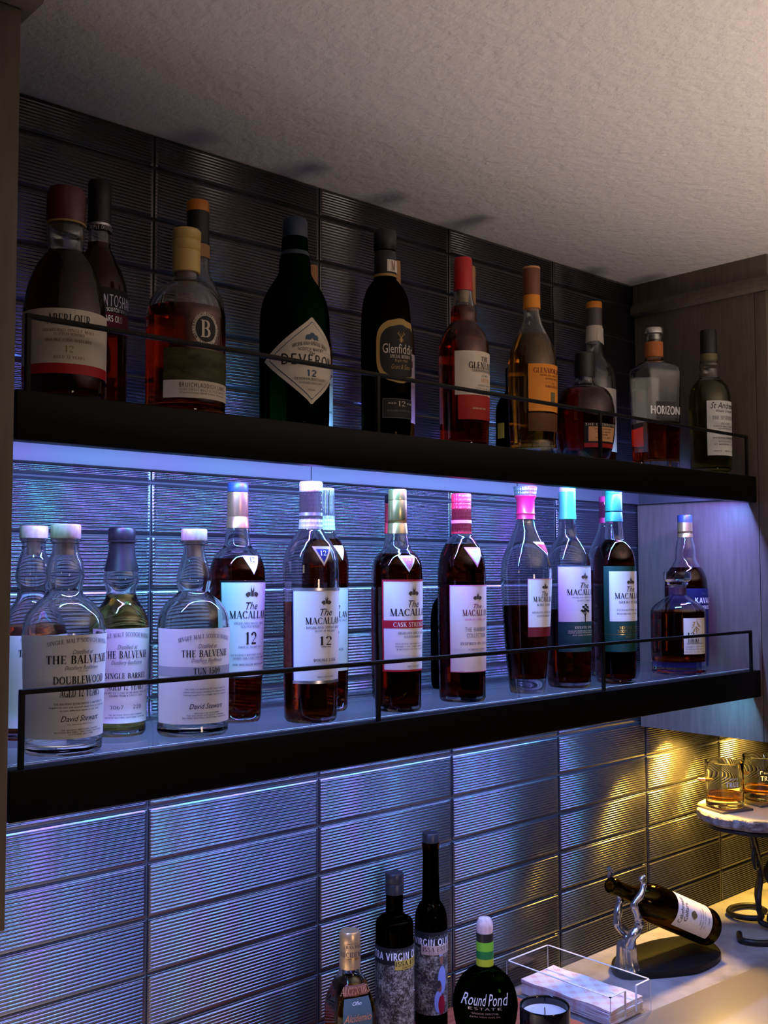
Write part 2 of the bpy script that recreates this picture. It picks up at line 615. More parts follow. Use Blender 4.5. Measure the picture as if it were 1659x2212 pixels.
# ------------------------------------------------------------------ lettering
TH, TN = .17, .055
GL = {
 'A': (.74, ['d.06,0,.37,1,0', 'd.37,1,.67,0,1', 'h.30,.2,.54'], [(.06, 0), (.67, 0)]),
 'B': (.66, ['v.16', 'h.97,.16,.32', 'h.52,.16,.34', 'h.03,.16,.34', 'a.32,.745,.20,.225,-90,90', 'a.34,.275,.23,.245,-90,90'], []),
 'C': (.74, ['a.42,.5,.34,.47,42,318', 'n.68,.68,.95'], []),
 'D': (.80, ['v.16', 'h.97,.16,.36', 'h.03,.16,.36', 'a.36,.5,.34,.47,-90,90'], []),
 'E': (.64, ['v.16', 'h.97,.16,.56', 'h.51,.16,.46', 'h.03,.16,.58', 'n.56,.76,1', 'n.58,0,.25', 'n.46,.4,.62'], []),
 'F': (.60, ['v.16', 'h.97,.16,.54', 'h.51,.16,.44', 'n.54,.76,1', 'n.44,.4,.62'], [(.16, 0)]),
 'G': (.80, ['a.42,.5,.34,.47,42,325', 'n.68,.70,.95', 'v.68,0,.42'], [(.68, .42)]),
 'H': (.84, ['v.16', 'v.66', 'h.51,.16,.66'], [(.16, 0), (.16, 1), (.66, 0), (.66, 1)]),
 'I': (.36, ['v.18'], [(.18, 0), (.18, 1)]),
 'J': (.44, ['v.26,.2,1', 'a.13,.18,.13,.2,-110,0'], [(.26, 1)]),
 'K': (.78, ['v.16', 'd.2,.42,.60,1,0', 'd.32,.56,.68,0,1'], [(.16, 0), (.16, 1), (.60, 1), (.68, 0)]),
 'L': (.60, ['v.16', 'h.03,.16,.54', 'n.54,0,.26'], [(.16, 0), (.16, 1)]),
 'M': (.96, ['n.14,0,1', 'd.14,1,.47,.02,1', 'd.47,.02,.80,1,0', 'v.80'], [(.14, 0), (.14, 1), (.80, 0), (.80, 1)]),
 'N': (.84, ['n.14,0,1', 'd.14,1,.68,0,1', 'n.68,0,1'], [(.14, 0), (.14, 1), (.68, 1)]),
 'O': (.84, ['a.42,.5,.34,.47,0,360'], []),
 'P': (.62, ['v.16', 'h.97,.16,.32', 'h.47,.16,.32', 'a.32,.72,.22,.25,-90,90'], [(.16, 0)]),
 'Q': (.84, ['a.42,.5,.34,.47,0,360', 'd.42,.2,.78,-.15,1'], []),
 'R': (.72, ['v.16', 'h.97,.16,.32', 'h.50,.16,.32', 'a.32,.735,.21,.235,-90,90', 'd.34,.5,.64,0,1'], [(.16, 0), (.64, 0)]),
 'S': (.56, ['a.29,.74,.19,.23,45,262', 'a.27,.27,.20,.24,-135,82', 'n.48,.72,.94', 'n.06,.06,.28'], []),
 'T': (.70, ['v.35', 'h.97,.06,.64', 'n.06,.74,1', 'n.64,.74,1'], [(.35, 0)]),
 'U': (.80, ['v.16,.28,1', 'n.64,.28,1', 'a.40,.29,.24,.27,180,360'], [(.16, 1), (.64, 1)]),
 'V': (.74, ['d.07,1,.38,0,1', 'd.38,0,.67,1,0'], [(.07, 1), (.67, 1)]),
 'W': (1.04, ['d.06,1,.30,0,1', 'd.30,0,.52,.9,0', 'd.50,1,.74,0,1', 'd.74,0,.98,1,0'], [(.06, 1), (.98, 1)]),
 'X': (.74, ['d.08,1,.66,0,1', 'd.08,0,.66,1,0'], [(.08, 0), (.66, 1)]),
 'Y': (.72, ['d.06,1,.36,.46,1', 'd.36,.46,.66,1,0', 'v.36,0,.48'], [(.06, 1), (.66, 1), (.36, 0)]),
 'Z': (.66, ['h.97,.08,.58', 'h.03,.08,.58', 'd.58,.97,.08,.03,1'], []),
 '0': (.62, ['a.31,.5,.23,.47,0,360'], []),
 '1': (.46, ['v.24', 'd.24,.98,.08,.84,0'], [(.24, 0)]),
 '2': (.60, ['a.29,.72,.21,.25,-25,170', 'd.49,.62,.08,.05,0', 'k.07,.06,.54'], []),
 '3': (.58, ['a.27,.74,.19,.23,-80,150', 'a.27,.27,.21,.24,-150,80'], []),
 '4': (.62, ['v.44', 'd.44,1,.05,.3,0', 'h.28,.05,.58'], []),
 '5': (.58, ['n.14,.52,1', 'k.95,.14,.5', 'a.27,.31,.22,.28,-150,120'], []),
 '6': (.60, ['a.30,.29,.21,.26,0,360', 'a.40,.5,.31,.47,105,190'], []),
 '7': (.56, ['k.95,.06,.52', 'd.52,.95,.2,0,1'], []),
 '8': (.60, ['a.30,.75,.18,.22,0,360', 'a.30,.27,.22,.25,0,360'], []),
 '9': (.60, ['a.30,.71,.21,.26,0,360', 'a.20,.5,.31,.47,-75,10'], []),
 '.': (.24, ['p.12,.06'], []), ',': (.24, ['p.12,.03'], []), '&': (.80, ['a.32,.77,.16,.2,0,360', 'a.32,.27,.24,.25,30,330', 'd.24,.62,.68,0,1'], []),
 '-': (.4, ['h.4,.06,.34'], []), '%': (.8, ['a.2,.75,.13,.2,0,360', 'a.6,.25,.13,.2,0,360', 'd.15,0,.65,1,0'], []), ' ': (.36, [], []), '(': (.3, [], []), ')': (.3, [], []),
}


def quad(x0, y0, x1, y1, w, steps=1):
    dx, dy = x1 - x0, y1 - y0
    L = math.hypot(dx, dy) or 1
    nx, ny = -dy / L * w / 2, dx / L * w / 2
    return [(x0 - nx, y0 - ny), (x1 - nx, y1 - ny), (x1 + nx, y1 + ny), (x0 + nx, y0 + ny)]


def glyph(ch, serif, th, tn):
    w, st, sf = GL.get(ch, GL[' '])
    P = []
    for s in st:
        k, a = s[0], [float(q) for q in s[1:].split(',')]
        if k == 'v':
            y0, y1 = (a[1], a[2]) if len(a) > 1 else (0, 1)
            P.append(quad(a[0], y0, a[0], y1, th))
            if len(a) == 1 and serif and not sf:
                for y in (0, 1):
                    P.append(quad(a[0] - .15, abs(y - .02), a[0] + .15, abs(y - .02), .045))
        elif k == 'n':
            P.append(quad(a[0], a[1], a[0], a[2], tn)) if serif or a[2] - a[1] > .6 else None
        elif k == 'h':
            P.append(quad(a[1], a[0], a[2], a[0], tn))
        elif k == 'k':
            P.append(quad(a[1], a[0], a[2], a[0], max(tn, th * .75)))
        elif k == 'd':
            P.append(quad(a[0], a[1], a[2], a[3], th if a[4] else tn))
        elif k == 'p':
            P.append(quad(a[0] - .07, a[1], a[0] + .07, a[1], .14))
        elif k == 'a':
            cx, cyy, rx, ry, a0, a1 = a
            n = max(4, int(abs(a1 - a0) / 26))
            pr = None
            for i in range(n + 1):
                t = radians(a0 + (a1 - a0) * i / n)
                ww = tn + (th - tn) * abs(cos(t))
                c, s_ = cos(t), sin(t)
                p = ((cx + (rx - ww / 2) * c, cyy + (ry - ww / 2) * s_), (cx + (rx + ww / 2) * c, cyy + (ry + ww / 2) * s_))
                if pr:
                    P.append([pr[0], pr[1], p[1], p[0]])
                pr = p
    if serif:
        for x, y in sf:
            yy = .022 if y == 0 else (.978 if y == 1 else y)
            P.append(quad(x - .14, yy, x + .14, yy, .045))
    return w, P


def text_polys(txt, h, width, font):
    """polygons centred on u=0, baseline v=0, scaled to cap height h and total width"""
    if font == 'i' or any(c.islower() for c in txt):
        cu = bpy.data.curves.new('t', 'FONT')
        cu.body = txt
        cu.resolution_u = 2
        cu.shear = .35 if font == 'i' else 0
        ob = bpy.data.objects.new('t', cu)
        me = ob.to_mesh()
        vs = [(v.co.x, v.co.y) for v in me.vertices]
        fs = [[vs[i] for i in p.vertices] for p in me.polygons]
        ob.to_mesh_clear()
        bpy.data.objects.remove(ob)
        bpy.data.curves.remove(cu)
        if not fs: return []
        x0, x1 = min(v[0] for v in vs), max(v[0] for v in vs)
        sy = h / .73
    else:
        serif = font in ('s', 'c')
        th, tn = (TH, TN) if serif else ((.20, .18) if font in ('bb', 'bn') else (.13, .12))
        if serif and h < .0016:
            th, tn = .19, .10
        fs = []
        x = 0
        for ch in txt.upper():
            w, P = glyph(ch, serif, th, tn)
            for p in P:
                fs.append([(q[0] + x, q[1]) for q in p])
            x += w + (.04 if font == 'bn' else .09)
        x0, x1 = 0, x
        sy = h
    sx = width / max(1e-6, x1 - x0)
    return [[((q[0] - (x0 + x1) / 2) * sx, q[1] * sy) for q in p] for p in fs]


def put_polys(mb, polys, surf, a0, z0, off, mi, zfun=None):
    r = max(.004, surf.r0(z0))
    r *= surf.mult(a0 - pi / 2, r)
    for p in polys:
        vs = []
        for u, w in p:
            z = z0 + w + (zfun(u) if zfun else 0)
            vs.append(surf.pt(a0 + u / r, z, off))
        mb.add(vs, [tuple(range(len(vs)))], mi)


SHAPES = {
 'rect': lambda v: 1.0,
 'tri': lambda v: max(.02, v),
 'diamond': lambda v: max(.02, 1 - abs(2 * v - 1)),
 'disc': lambda v: max(.04, sqrt(max(0, 1 - (2 * v - 1) ** 2))),
 'shield': lambda v: max(.1, (1 - abs(2 * v - 1) ** 4) ** .5),
}


def patch(mb, surf, a, ha, z0, z1, off, mi, shape='rect', nu=20, nv=10):
    f_ = SHAPES[shape]
    v, f = [], []
    if shape != 'rect': nv = 24
    for j in range(nv + 1):
        t = j / nv
        for i in range(nu + 1):
            aa = a + ha * f_(t) * (2 * i / nu - 1)
            v.append(surf.pt(aa, z0 + (z1 - z0) * t, off))
    for j in range(nv):
        for i in range(nu):
            k = j * (nu + 1) + i
            f.append((k, k + 1, k + nu + 2, k + nu + 1))
    mb.add(v, f, mi)


def ell(cx, cyy, rx, ry, n=10):
    return [(cx + rx * cos(2 * pi * i / n), cyy + ry * sin(2 * pi * i / n)) for i in range(n)]


HOUSE = [quad(-.42, .06, .42, .06, .10), quad(-.42, .30, -.16, .30, .36), quad(.16, .30, .40, .30, .36), quad(-.12, .34, .12, .34, .5),
         [(-.17, .58), (-.02, .58), (-.10, .98)], [(.02, .58), (.17, .58), (.10, .98)], quad(-.03, .2, .03, .2, .2), ell(-.45, .25, .10, .16), ell(.45, .25, .10, .16),
         quad(-.1, .98, -.1, 1.1, .02), quad(.1, .98, .1, 1.1, .02)]
TREE = [quad(0, -.02, 0, .45, .07), quad(0, .3, -.2, .6, .035), quad(0, .3, .2, .62, .035), quad(0, .4, .05, .85, .03)] + \
       [p for cx, c2 in ((-.22, .6), (-.12, .8), (.05, .9), (.2, .78), (.26, .58), (.02, .68), (-.08, .58), (.13, .62)) for p in (ell(cx, c2, .10, .06), ell(cx + .05, c2 - .07, .05, .03))] + [quad(-.25, 0, .25, 0, .03)]
KANJI = [quad(-.3, .9, .1, .98, .07), quad(-.1, .98, -.25, .55, .07), quad(-.35, .7, .15, .8, .06), quad(.1, .95, .3, .6, .08), quad(-.4, .5, .35, .6, .07), quad(0, .6, -.3, .1, .08),
         quad(0, .55, .35, .3, .07), quad(-.25, .35, .25, .42, .06), quad(0, .45, .02, .02, .08), quad(-.2, .2, .25, .25, .06), quad(.3, .8, .45, .5, .05)]
STAG = [quad(0, 0, 0, .35, .2), [(-.14, .3), (.14, .3), (.05, .55), (-.05, .55)], quad(-.05, .5, -.3, .8, .05), quad(.05, .5, .3, .8, .05), quad(-.3, .8, -.2, 1, .05), quad(.3, .8, .2, 1, .05),
        quad(-.2, .68, -.4, .85, .04), quad(.2, .68, .4, .85, .04), quad(-.1, .58, -.08, .85, .04), quad(.1, .58, .08, .85, .04)]
WAVE = [ell(-.25, .4, .25, .35), ell(.25, .4, .25, .35), ell(0, .7, .2, .3), quad(-.5, .12, .5, .12, .12)]
PALM = [[(-.5, 0), (-.42, .6), (-.2, .92), (.05, 1), (.3, .85), (.48, .5), (.5, 0)]]


def make_bottle(b, name, label, cat, group, glassm, liquidm):
    root = empty(name, b['loc'], radians(b['rz']), label, cat, group)
    prof = smooth_profile(b['prof'])
    prof = [(r, z) for r, z in prof]
    sf = Surf(prof, b['sec'])
    seg = 24 if b['sec'] == 'facet' else (72 if b['sec'] == 'square' else 56)
    mb = MB()
    solid = b['level'] is None
    lathe(mb, prof, sf, seg, close_b=solid)
    base = b['base']
    t = .0024
    inner = []
    for r, z in prof:
        if z > base + .003:
            inner.append((max(r - t, r * .55), z))
    if not solid:
        rb = inner[0][0]
        inner = [(rb * .5, base), (rb * .86, base + .0006), (rb * .96, base + .0018)] + inner
        top_o, top_i = prof[-1], inner[-1]
        lathe(mb, inner, sf, seg, close_b=False, flip=True)
        n = len(mb.v)
        o0 = (len(prof) - 1) * seg
        i0 = len(prof) * seg + 1 + (len(inner) - 1) * seg
        mb.f += [(o0 + k, o0 + (k + 1) % seg, i0 + (k + 1) % seg, i0 + k) for k in range(seg)]
        mb.m += [0] * seg
    mb.build('glass', glassm, root, 50 if b['sec'] != 'facet' else 8)
    if not solid and liquidm:
        lv = b['level']
        lp = []
        for r, z in inner:
            if z < lv - .0004:
                lp.append((r + .0003, z - (.0003 if z < base + .001 else 0)))
        if len(lp) > 3:
            rl = sf.r0(lv) - t
            lp.append((rl + .0003, lv))
            ml = MB()
            lathe(ml, lp, sf, seg)
            ml.build('liquid', liquidm, root, 50 if b['sec'] != 'facet' else 8)
    for nm, mat, pts in b['caps']:
        mc = MB()
        lathe(mc, pts, None, 40, close_a=pts[0][0] > .0008, close_b=pts[-1][0] > .0008)
        if pts[0][1] > pts[-1][1]:
            mc.f = [tuple(reversed(q)) for q in mc.f]
        mc.build(nm, mat, root, 35)
    base_lab = None
    for L in b['labels']:
        a, ha = radians(L['a']), radians(L['ha'])
        if 'half' in L: ha = radians(L['half'])
        z0, z1 = L['z']
        lift = L.get('lift', 0)
        off = .0005 + lift * .0003
        if L.get('neck'): off += .0012
        shape = L.get('shape', 'rect')
        lab_o = None
        if L['mat'] != 'NONE':
            ml = MB()
            patch(ml, sf, a, ha, z0, z1, off, 0, shape, 20 if ha < 2 else 60)
            nm = 'label' if not lift else 'label_panel'
            if L.get('neck'): nm = 'neck_label'
            lab_o = ml.build(nm, L['mat'], base_lab if (lift and base_lab) else root, 60)
            if not lift: base_lab = lab_o
        host = base_lab or root
        r_mid = sf.r0((z0 + z1) / 2)
        if 'band' in L:
            mm = MB()
            patch(mm, sf, a, ha, L['band'][0], L['band'][1], off + .00025, 0, nu=20 if ha < 2 else 60)
            mm.build('label_band', L['band'][2], host, 60)
        if 'border' in L:
            bw = L['border'][1]
            mm = MB()
            o2 = off + .0002
            patch(mm, sf, a, ha, z0, z0 + bw, o2, 0, nv=1)
            patch(mm, sf, a, ha, z1 - bw, z1, o2, 0, nv=1)
            for sgn in (-1, 1):
                patch(mm, sf, a + sgn * (ha - bw / r_mid / 2), bw / r_mid / 2, z0, z1, o2, 0, nu=2)
            mm.build('label_border', L['border'][0], host, 60)
        if 'strip' in L:
            mm = MB()
            patch(mm, sf, a, ha, z0, z0 + L['strip'][1], off + .00025, 0, nv=1)
            mm.build('label_band', L['strip'][0], host, 60)
            mm = MB()
            patch(mm, sf, a, ha, z1 - L['strip'][1], z1, off + .00025, 0, nv=1)
            mm.build('label_band', L['strip'][0], host, 60)
        if 'goldline' in L:
            mm = MB()
            patch(mm, sf, a, ha, L['goldline'], L['goldline'] + .0006, off + .0002, 0, nv=1)
            mm.build('label_line', 'gold', host, 60)
        for key, polys, mat, asp, nm in (('crest', HOUSE, 'dark_print', 1.25, 'emblem'), ('tree', TREE, 'black', 1.0, 'emblem'), ('kanji', KANJI, 'gold_dim', 1.0, 'emblem'),
                                         ('stag', STAG, 'gold_dim', 1.0, 'emblem'), ('wave', WAVE, 'slate', 1.8, 'emblem'), ('palm', PALM, 'tan_label', 1.6, 'emblem'), ('stamp', [quad(-.3, .5, .3, .5, 1)], 'olive_dim', 1.0, 'emblem')):
            if key in L:
                zz0, zz1 = L[key]
                h = zz1 - zz0
                mm = MB()
                put_polys(mm, [[(q[0] * h * asp, q[1] * h) for q in p] for p in polys], sf, a, zz0, off + .0003, 0)
                mm.build(nm, mat, host, None)
        if 'ring' in L:
            mm = MB()
            zc, rad = (z0 + z1) / 2, (z1 - z0) / 2 * 1.14
            tx = L['ring']
            for i, ch in enumerate(tx):
                if ch == ' ': continue
                th_ = pi * .95 - i / len(tx) * 2 * pi
                ww, P = glyph(ch, False, .16, .14)
                hh = rad * .2
                polys = []
                for p in P:
                    q2 = []
                    for x, y in p:
                        x, y = (x - ww / 2) * hh, (y - .5) * hh
                        rr = rad + y
                        an = th_ - x / rad
                        q2.append((rr * cos(an) * .92, rr * sin(an)))
                    polys.append(q2)
                put_polys(mm, polys, sf, a, zc, off + .0003, 0)
            mm.build('lettering', 'black', host, None)
        if L.get('people'):
            mm = MB()
            H = z1 - z0
            def pp(cx, cz, rx, rz, mi):
                n = 12
                for j in range(n):
                    t0_, t1_ = -1 + 2 * j / n, -1 + 2 * (j + 1) / n
                    w0, w1 = sqrt(max(0, 1 - t0_ * t0_)), sqrt(max(0, 1 - t1_ * t1_))
                    for i_ in range(8):
                        s0, s1 = -1 + i_ / 4, -1 + (i_ + 1) / 4
                        put_polys(mm, [[(cx - .48 * r_mid + rx * s0 * w0, cz + rz * t0_), (cx - .48 * r_mid + rx * s1 * w0, cz + rz * t0_),
                                        (cx - .48 * r_mid + rx * s1 * w1, cz + rz * t1_), (cx - .48 * r_mid + rx * s0 * w1, cz + rz * t1_)]], sf, a, z0, off + .0003 + mi * .00004, mi)
            R_ = r_mid
            pp(.55 * R_, .42 * H, .30 * R_, .17 * H, 0)
            pp(.50 * R_, .66 * H, .13 * R_, .055 * H, 1)
            pp(.47 * R_, .73 * H, .15 * R_, .035 * H, 0)
            pp(.28 * R_, .16 * H, .26 * R_, .14 * H, 0)
            pp(.50 * R_, .12 * H, .24 * R_, .12 * H, 2)
            pp(.36 * R_, .33 * H, .14 * R_, .06 * H, 1)
            pp(.30 * R_, .37 * H, .15 * R_, .05 * H, 3)
            mm.build('label_picture', ['sky_cloth', 'skin', 'red_print', 'dark_print'], host, None)
        if L['T']:
            mm = MB()
            cols = []
            for T in L['T']:
                txt, zb, h, w, font, colr = T[:6]
                da = radians(T[6]) if len(T) > 6 else 0
                if colr not in cols: cols.append(colr)
                polys = text_polys(txt, h, w, font)
                zf = (lambda u, w=w, h=h: h * 1.0 * (1 - (2 * u / w) ** 2) - h * .5) if font == 'c' else None
                put_polys(mm, polys, sf, a + da, zb, off + .00035, cols.index(colr), zf)
            if mm.v:
                mm.build('lettering', cols, host, None)
    return root
BOTTLES = [
    {'key': 'balvenie_left', 'loc': (-0.1782, -0.0776, 0.1122), 'rz': 1.1, 'prof': [(0.03197, 0.0), (0.03479, 0.00392), (0.03479, 0.08803), (0.03479, 0.09504), (0.03291, 0.10767), (0.02445, 0.12454), (0.01599, 0.13956), (0.01504, 0.14802), (0.0174, 0.16072), (0.01551, 0.17485), (0.01175, 0.18901), (0.01175, 0.19515), (0.01363, 0.19704), (0.01363, 0.1994)], 'base': 0.00658, 'level': 0.11048, 'caps': [('stopper', 'wood_cap', [(0.0, 0.18193), (0.00658, 0.18193), (0.00705, 0.19893), (0.01363, 0.1994), (0.0141, 0.20082), (0.0141, 0.21075), (0.01316, 0.21217), (0.0, 0.21217)])], 'labels': [{'mat': 'cream', 'T': [('SINGLE MALT SCOTCH WHISKY', 0.09794, 0.00318, 0.05172, 'c', 'grey'), ('THE BALVENIE', 0.08251, 0.00635, 0.05548, 's', 'black'), ('DOUBLEWOOD', 0.06347, 0.00589, 0.04419, 's', 'black'), ('AGED 12 YEARS', 0.05306, 0.00543, 0.03291, 's', 'black'), ('David Stewart', 0.02958, 0.00541, 0.02915, 'i', 'black')], 'a': 0.0, 'ha': 76.5, 'z': (0.01246, 0.10249)}], 'sec': 'round'},
    {'key': 'balvenie_double', 'loc': (-0.1937, -0.1831, 0.1122), 'rz': 1.4, 'prof': [(0.03274, 0.0), (0.03532, 0.00377), (0.03532, 0.01257), (0.03704, 0.08593), (0.0379, 0.10648), (0.0379, 0.10991), (0.03575, 0.12236), (0.02671, 0.13569), (0.01723, 0.14429), (0.01551, 0.14774), (0.01766, 0.16326), (0.01594, 0.17406), (0.01206, 0.18487), (0.01163, 0.19179), (0.01421, 0.19352), (0.01421, 0.19612)], 'base': 0.00689, 'level': 0.01056, 'caps': [('stopper', 'wood_cap', [(0.0, 0.18097), (0.00732, 0.18097), (0.00775, 0.19569), (0.01335, 0.19612), (0.01378, 0.19785), (0.01378, 0.20783), (0.01292, 0.20956), (0.0, 0.20956)])], 'labels': [{'mat': 'cream', 'T': [('EST. 1892', 0.10435, 0.00166, 0.0112, 'b', 'grey'), ('SINGLE MALT SCOTCH WHISKY', 0.10021, 0.00373, 0.06461, 'c', 'grey'), ('Distilled at', 0.09152, 0.00414, 0.01981, 'i', 'grey'), ('THE BALVENIE', 0.08284, 0.00744, 0.0653, 's', 'black'), ('Distillery Banffshire', 0.07747, 0.00372, 0.03274, 'i', 'grey'), ('SCOTLAND', 0.07541, 0.00124, 0.01034, 'b', 'grey'), ('DOUBLEWOOD', 0.06469, 0.00701, 0.0516, 's', 'black'), ('AGED 12 YEARS', 0.05316, 0.00741, 0.03963, 's', 'black'), ('THE BALVENIE DOUBLEWOOD IS MATURED TO', 0.04616, 0.00165, 0.04997, 'b', 'black'), ('acquire its rich and smooth taste from its maturation', 0.04329, 0.00164, 0.05772, 'b', 'black'), ('in two different types of oak cask.', 0.04041, 0.00164, 0.03877, 'b', 'black'), ('David Stewart', 0.03137, 0.00534, 0.03704, 'i', 'black'), ('The Balvenie Malt Master', 0.02809, 0.00123, 0.02671, 'b', 'grey'), ('THE BALVENIE DISTILLERY COMPANY', 0.02317, 0.00123, 0.03618, 'b', 'black'), ('BALVENIE MALTINGS, DUFFTOWN, BANFFSHIRE', 0.02112, 0.00123, 0.04738, 'b', 'black'), ('SCOTLAND AB55 4BB', 0.01907, 0.00123, 0.02412, 'b', 'black')], 'a': 0.0, 'ha': 100.1, 'z': (0.01579, 0.10849)}], 'sec': 'round'},
    {'key': 'balvenie_barrel', 'loc': (-0.1061, -0.1274, 0.1122), 'rz': -13.7, 'prof': [(0.02377, 0.0), (0.02615, 0.00414), (0.02615, 0.01368), (0.02805, 0.08695), (0.02852, 0.10728), (0.0271, 0.1177), (0.02187, 0.12861), (0.01616, 0.1381), (0.01474, 0.14428), (0.01806, 0.15807), (0.01664, 0.16664), (0.01331, 0.18189), (0.01236, 0.19144), (0.01236, 0.1943), (0.01379, 0.19573), (0.01379, 0.19812)], 'base': 0.0057, 'level': 0.1419, 'caps': [('stopper', 'dark_cap', [(0.0, 0.19717), (0.01331, 0.19717), (0.01379, 0.19908), (0.01379, 0.20816), (0.01284, 0.21008), (0.0, 0.21008)]), ('foil_sleeve', 'dark_cap', [(0.0, 0.16616), (0.01783, 0.16616), (0.01402, 0.18189), (0.01307, 0.19144), (0.01307, 0.1943), (0.01474, 0.19573), (0.01474, 0.19765), (0.0, 0.19765)])], 'labels': [{'mat': 'cream', 'T': [('SINGLE MALT SCOTCH WHISKY', 0.09849, 0.00416, 0.05705, 'c', 'grey'), ('Distilled at', 0.08787, 0.00461, 0.01997, 'i', 'grey'), ('THE BALVENIE', 0.07865, 0.00738, 0.04754, 's', 'black'), ('Distillery Banffshire', 0.07266, 0.00415, 0.03138, 'i', 'grey'), ('SINGLE BARREL', 0.0584, 0.00552, 0.04374, 's', 'black'), ('AGED 12 YEARS', 0.04691, 0.00689, 0.03803, 's', 'black'), ('THIS BOTTLE IS ONE OF NO MORE THAN 300', 0.04323, 0.00184, 0.04754, 'b', 'black'), ('DRAWN FROM A SINGLE CASK', 0.04048, 0.00184, 0.03423, 'b', 'black'), ('3067    228', 0.0281, 0.00367, 0.03328, 'b', 'grey'), ('THE BALVENIE DISTILLERY COMPANY', 0.02168, 0.00137, 0.03518, 'b', 'black'), ('BALVENIE MALTINGS, DUFFTOWN, SCOTLAND', 0.01893, 0.00137, 0.04278, 'b', 'black')], 'a': 0.0, 'ha': 66.7, 'z': (0.0139, 0.10819)}], 'sec': 'round'},
    {'key': 'balvenie_tun', 'loc': (-0.0481, -0.1731, 0.1122), 'rz': -8.4, 'prof': [(0.03344, 0.0), (0.03631, 0.00435), (0.03583, 0.01146), (0.03631, 0.08638), (0.03679, 0.10681), (0.03536, 0.11919), (0.02676, 0.13492), (0.01816, 0.1416), (0.01577, 0.14494), (0.01768, 0.15641), (0.01529, 0.16981), (0.01147, 0.18419), (0.01051, 0.19235), (0.01433, 0.19475), (0.01433, 0.19715)], 'base': 0.00669, 'level': 0.0079, 'caps': [('stopper', 'wood_cap', [(0.0, 0.18035), (0.00717, 0.18035), (0.00764, 0.19667), (0.0129, 0.19715), (0.01338, 0.19907), (0.01338, 0.20772), (0.01242, 0.20916), (0.0, 0.20916)])], 'labels': [{'mat': 'cream', 'T': [('SINGLE MALT SCOTCH WHISKY', 0.09662, 0.00415, 0.0602, 'c', 'grey'), ('Distilled at', 0.08879, 0.0046, 0.02007, 'i', 'grey'), ('THE BALVENIE', 0.08005, 0.0069, 0.05311, 's', 'black'), ('Distillery Banffshire', 0.07499, 0.00368, 0.03344, 'i', 'grey'), ('SCOTLAND', 0.07316, 0.00138, 0.01147, 'b', 'grey'), ('TUN 1509', 0.06305, 0.00597, 0.02881, 's', 'black'), ('TUN 1509 IS A MARRIAGE OF CASKS FROM THE', 0.04746, 0.00137, 0.04587, 'b', 'black'), ('oldest and rarest whiskies the Balvenie holds', 0.04471, 0.00137, 0.04778, 'b', 'black'), ('resting together in a single oak marrying tun', 0.04196, 0.00137, 0.04778, 'b', 'black'), ('David Stewart', 0.02869, 0.00549, 0.03631, 'i', 'black'), ('PRODUCT OF SCOTLAND', 0.02366, 0.00137, 0.02676, 'b', 'black'), ('THE BALVENIE DISTILLERY COMPANY', 0.02137, 0.00137, 0.04109, 'b', 'black'), ('BALVENIE MALTINGS, DUFFTOWN, BANFFSHIRE', 0.01909, 0.00137, 0.04969, 'b', 'black')], 'band': (0.06076, 0.0704, 'band_grey'), 'a': 0.0, 'ha': 93.4, 'z': (0.01361, 0.10815)}], 'sec': 'round'},
    {'key': 'mac_sherry', 'loc': (0.0357, -0.1296, 0.1122), 'rz': -2.3, 'prof': [(0.02483, 0.0), (0.0269, 0.00457), (0.02741, 0.01509), (0.03, 0.1312), (0.03103, 0.15705), (0.03052, 0.16689), (0.02638, 0.18037), (0.02069, 0.18815), (0.01552, 0.19335), (0.01397, 0.20114), (0.01241, 0.2131), (0.01138, 0.22039), (0.01138, 0.26109)], 'base': 0.00517, 'level': 0.17933, 'caps': [('stopper', 'blue_cap', [(0.01138, 0.2543), (0.01164, 0.25482), (0.01164, 0.26318), (0.01086, 0.26475), (0.0, 0.26475)]), ('foil_sleeve', 'copper', [(0.01293, 0.21362), (0.01216, 0.2256), (0.01138, 0.22664), (0.0119, 0.22769), (0.01164, 0.25378), (0.0, 0.2543)])], 'labels': [{'mat': 'pale_blue', 'T': [('The', 0.12397, 0.00806, 0.01448, 'i', 'black'), ('MACALLAN', 0.1139, 0.00805, 0.04968, 's', 'black'), ('HIGHLAND SINGLE MALT', 0.10736, 0.00251, 0.03931, 's', 'grey'), ('SCOTCH WHISKY', 0.10384, 0.00251, 0.02483, 's', 'grey'), ('12', 0.08576, 0.01305, 0.01552, 's', 'black'), ('TWELVE YEARS OLD', 0.08175, 0.00201, 0.03, 's', 'grey'), ('EXCLUSIVELY MATURED IN SELECTED', 0.07323, 0.002, 0.04552, 's', 'grey'), ('SHERRY OAK CASKS FROM JEREZ', 0.06972, 0.002, 0.04138, 's', 'grey'), ('THE MACALLAN DISTILLERY', 0.06271, 0.002, 0.04138, 's', 'black')], 'border': ('black', 0.0018), 'crest': (0.13707, 0.14868), 'a': 0.0, 'ha': 69.0, 'z': (0.0487, 0.15525)}, {'mat': 'white', 'T': [('12', 0.17547, 0.00557, 0.00724, 's', 'navy')], 'shape': 'tri', 'a': 3.1, 'ha': 23.6, 'z': (0.16182, 0.18256)}], 'sec': 'round'},
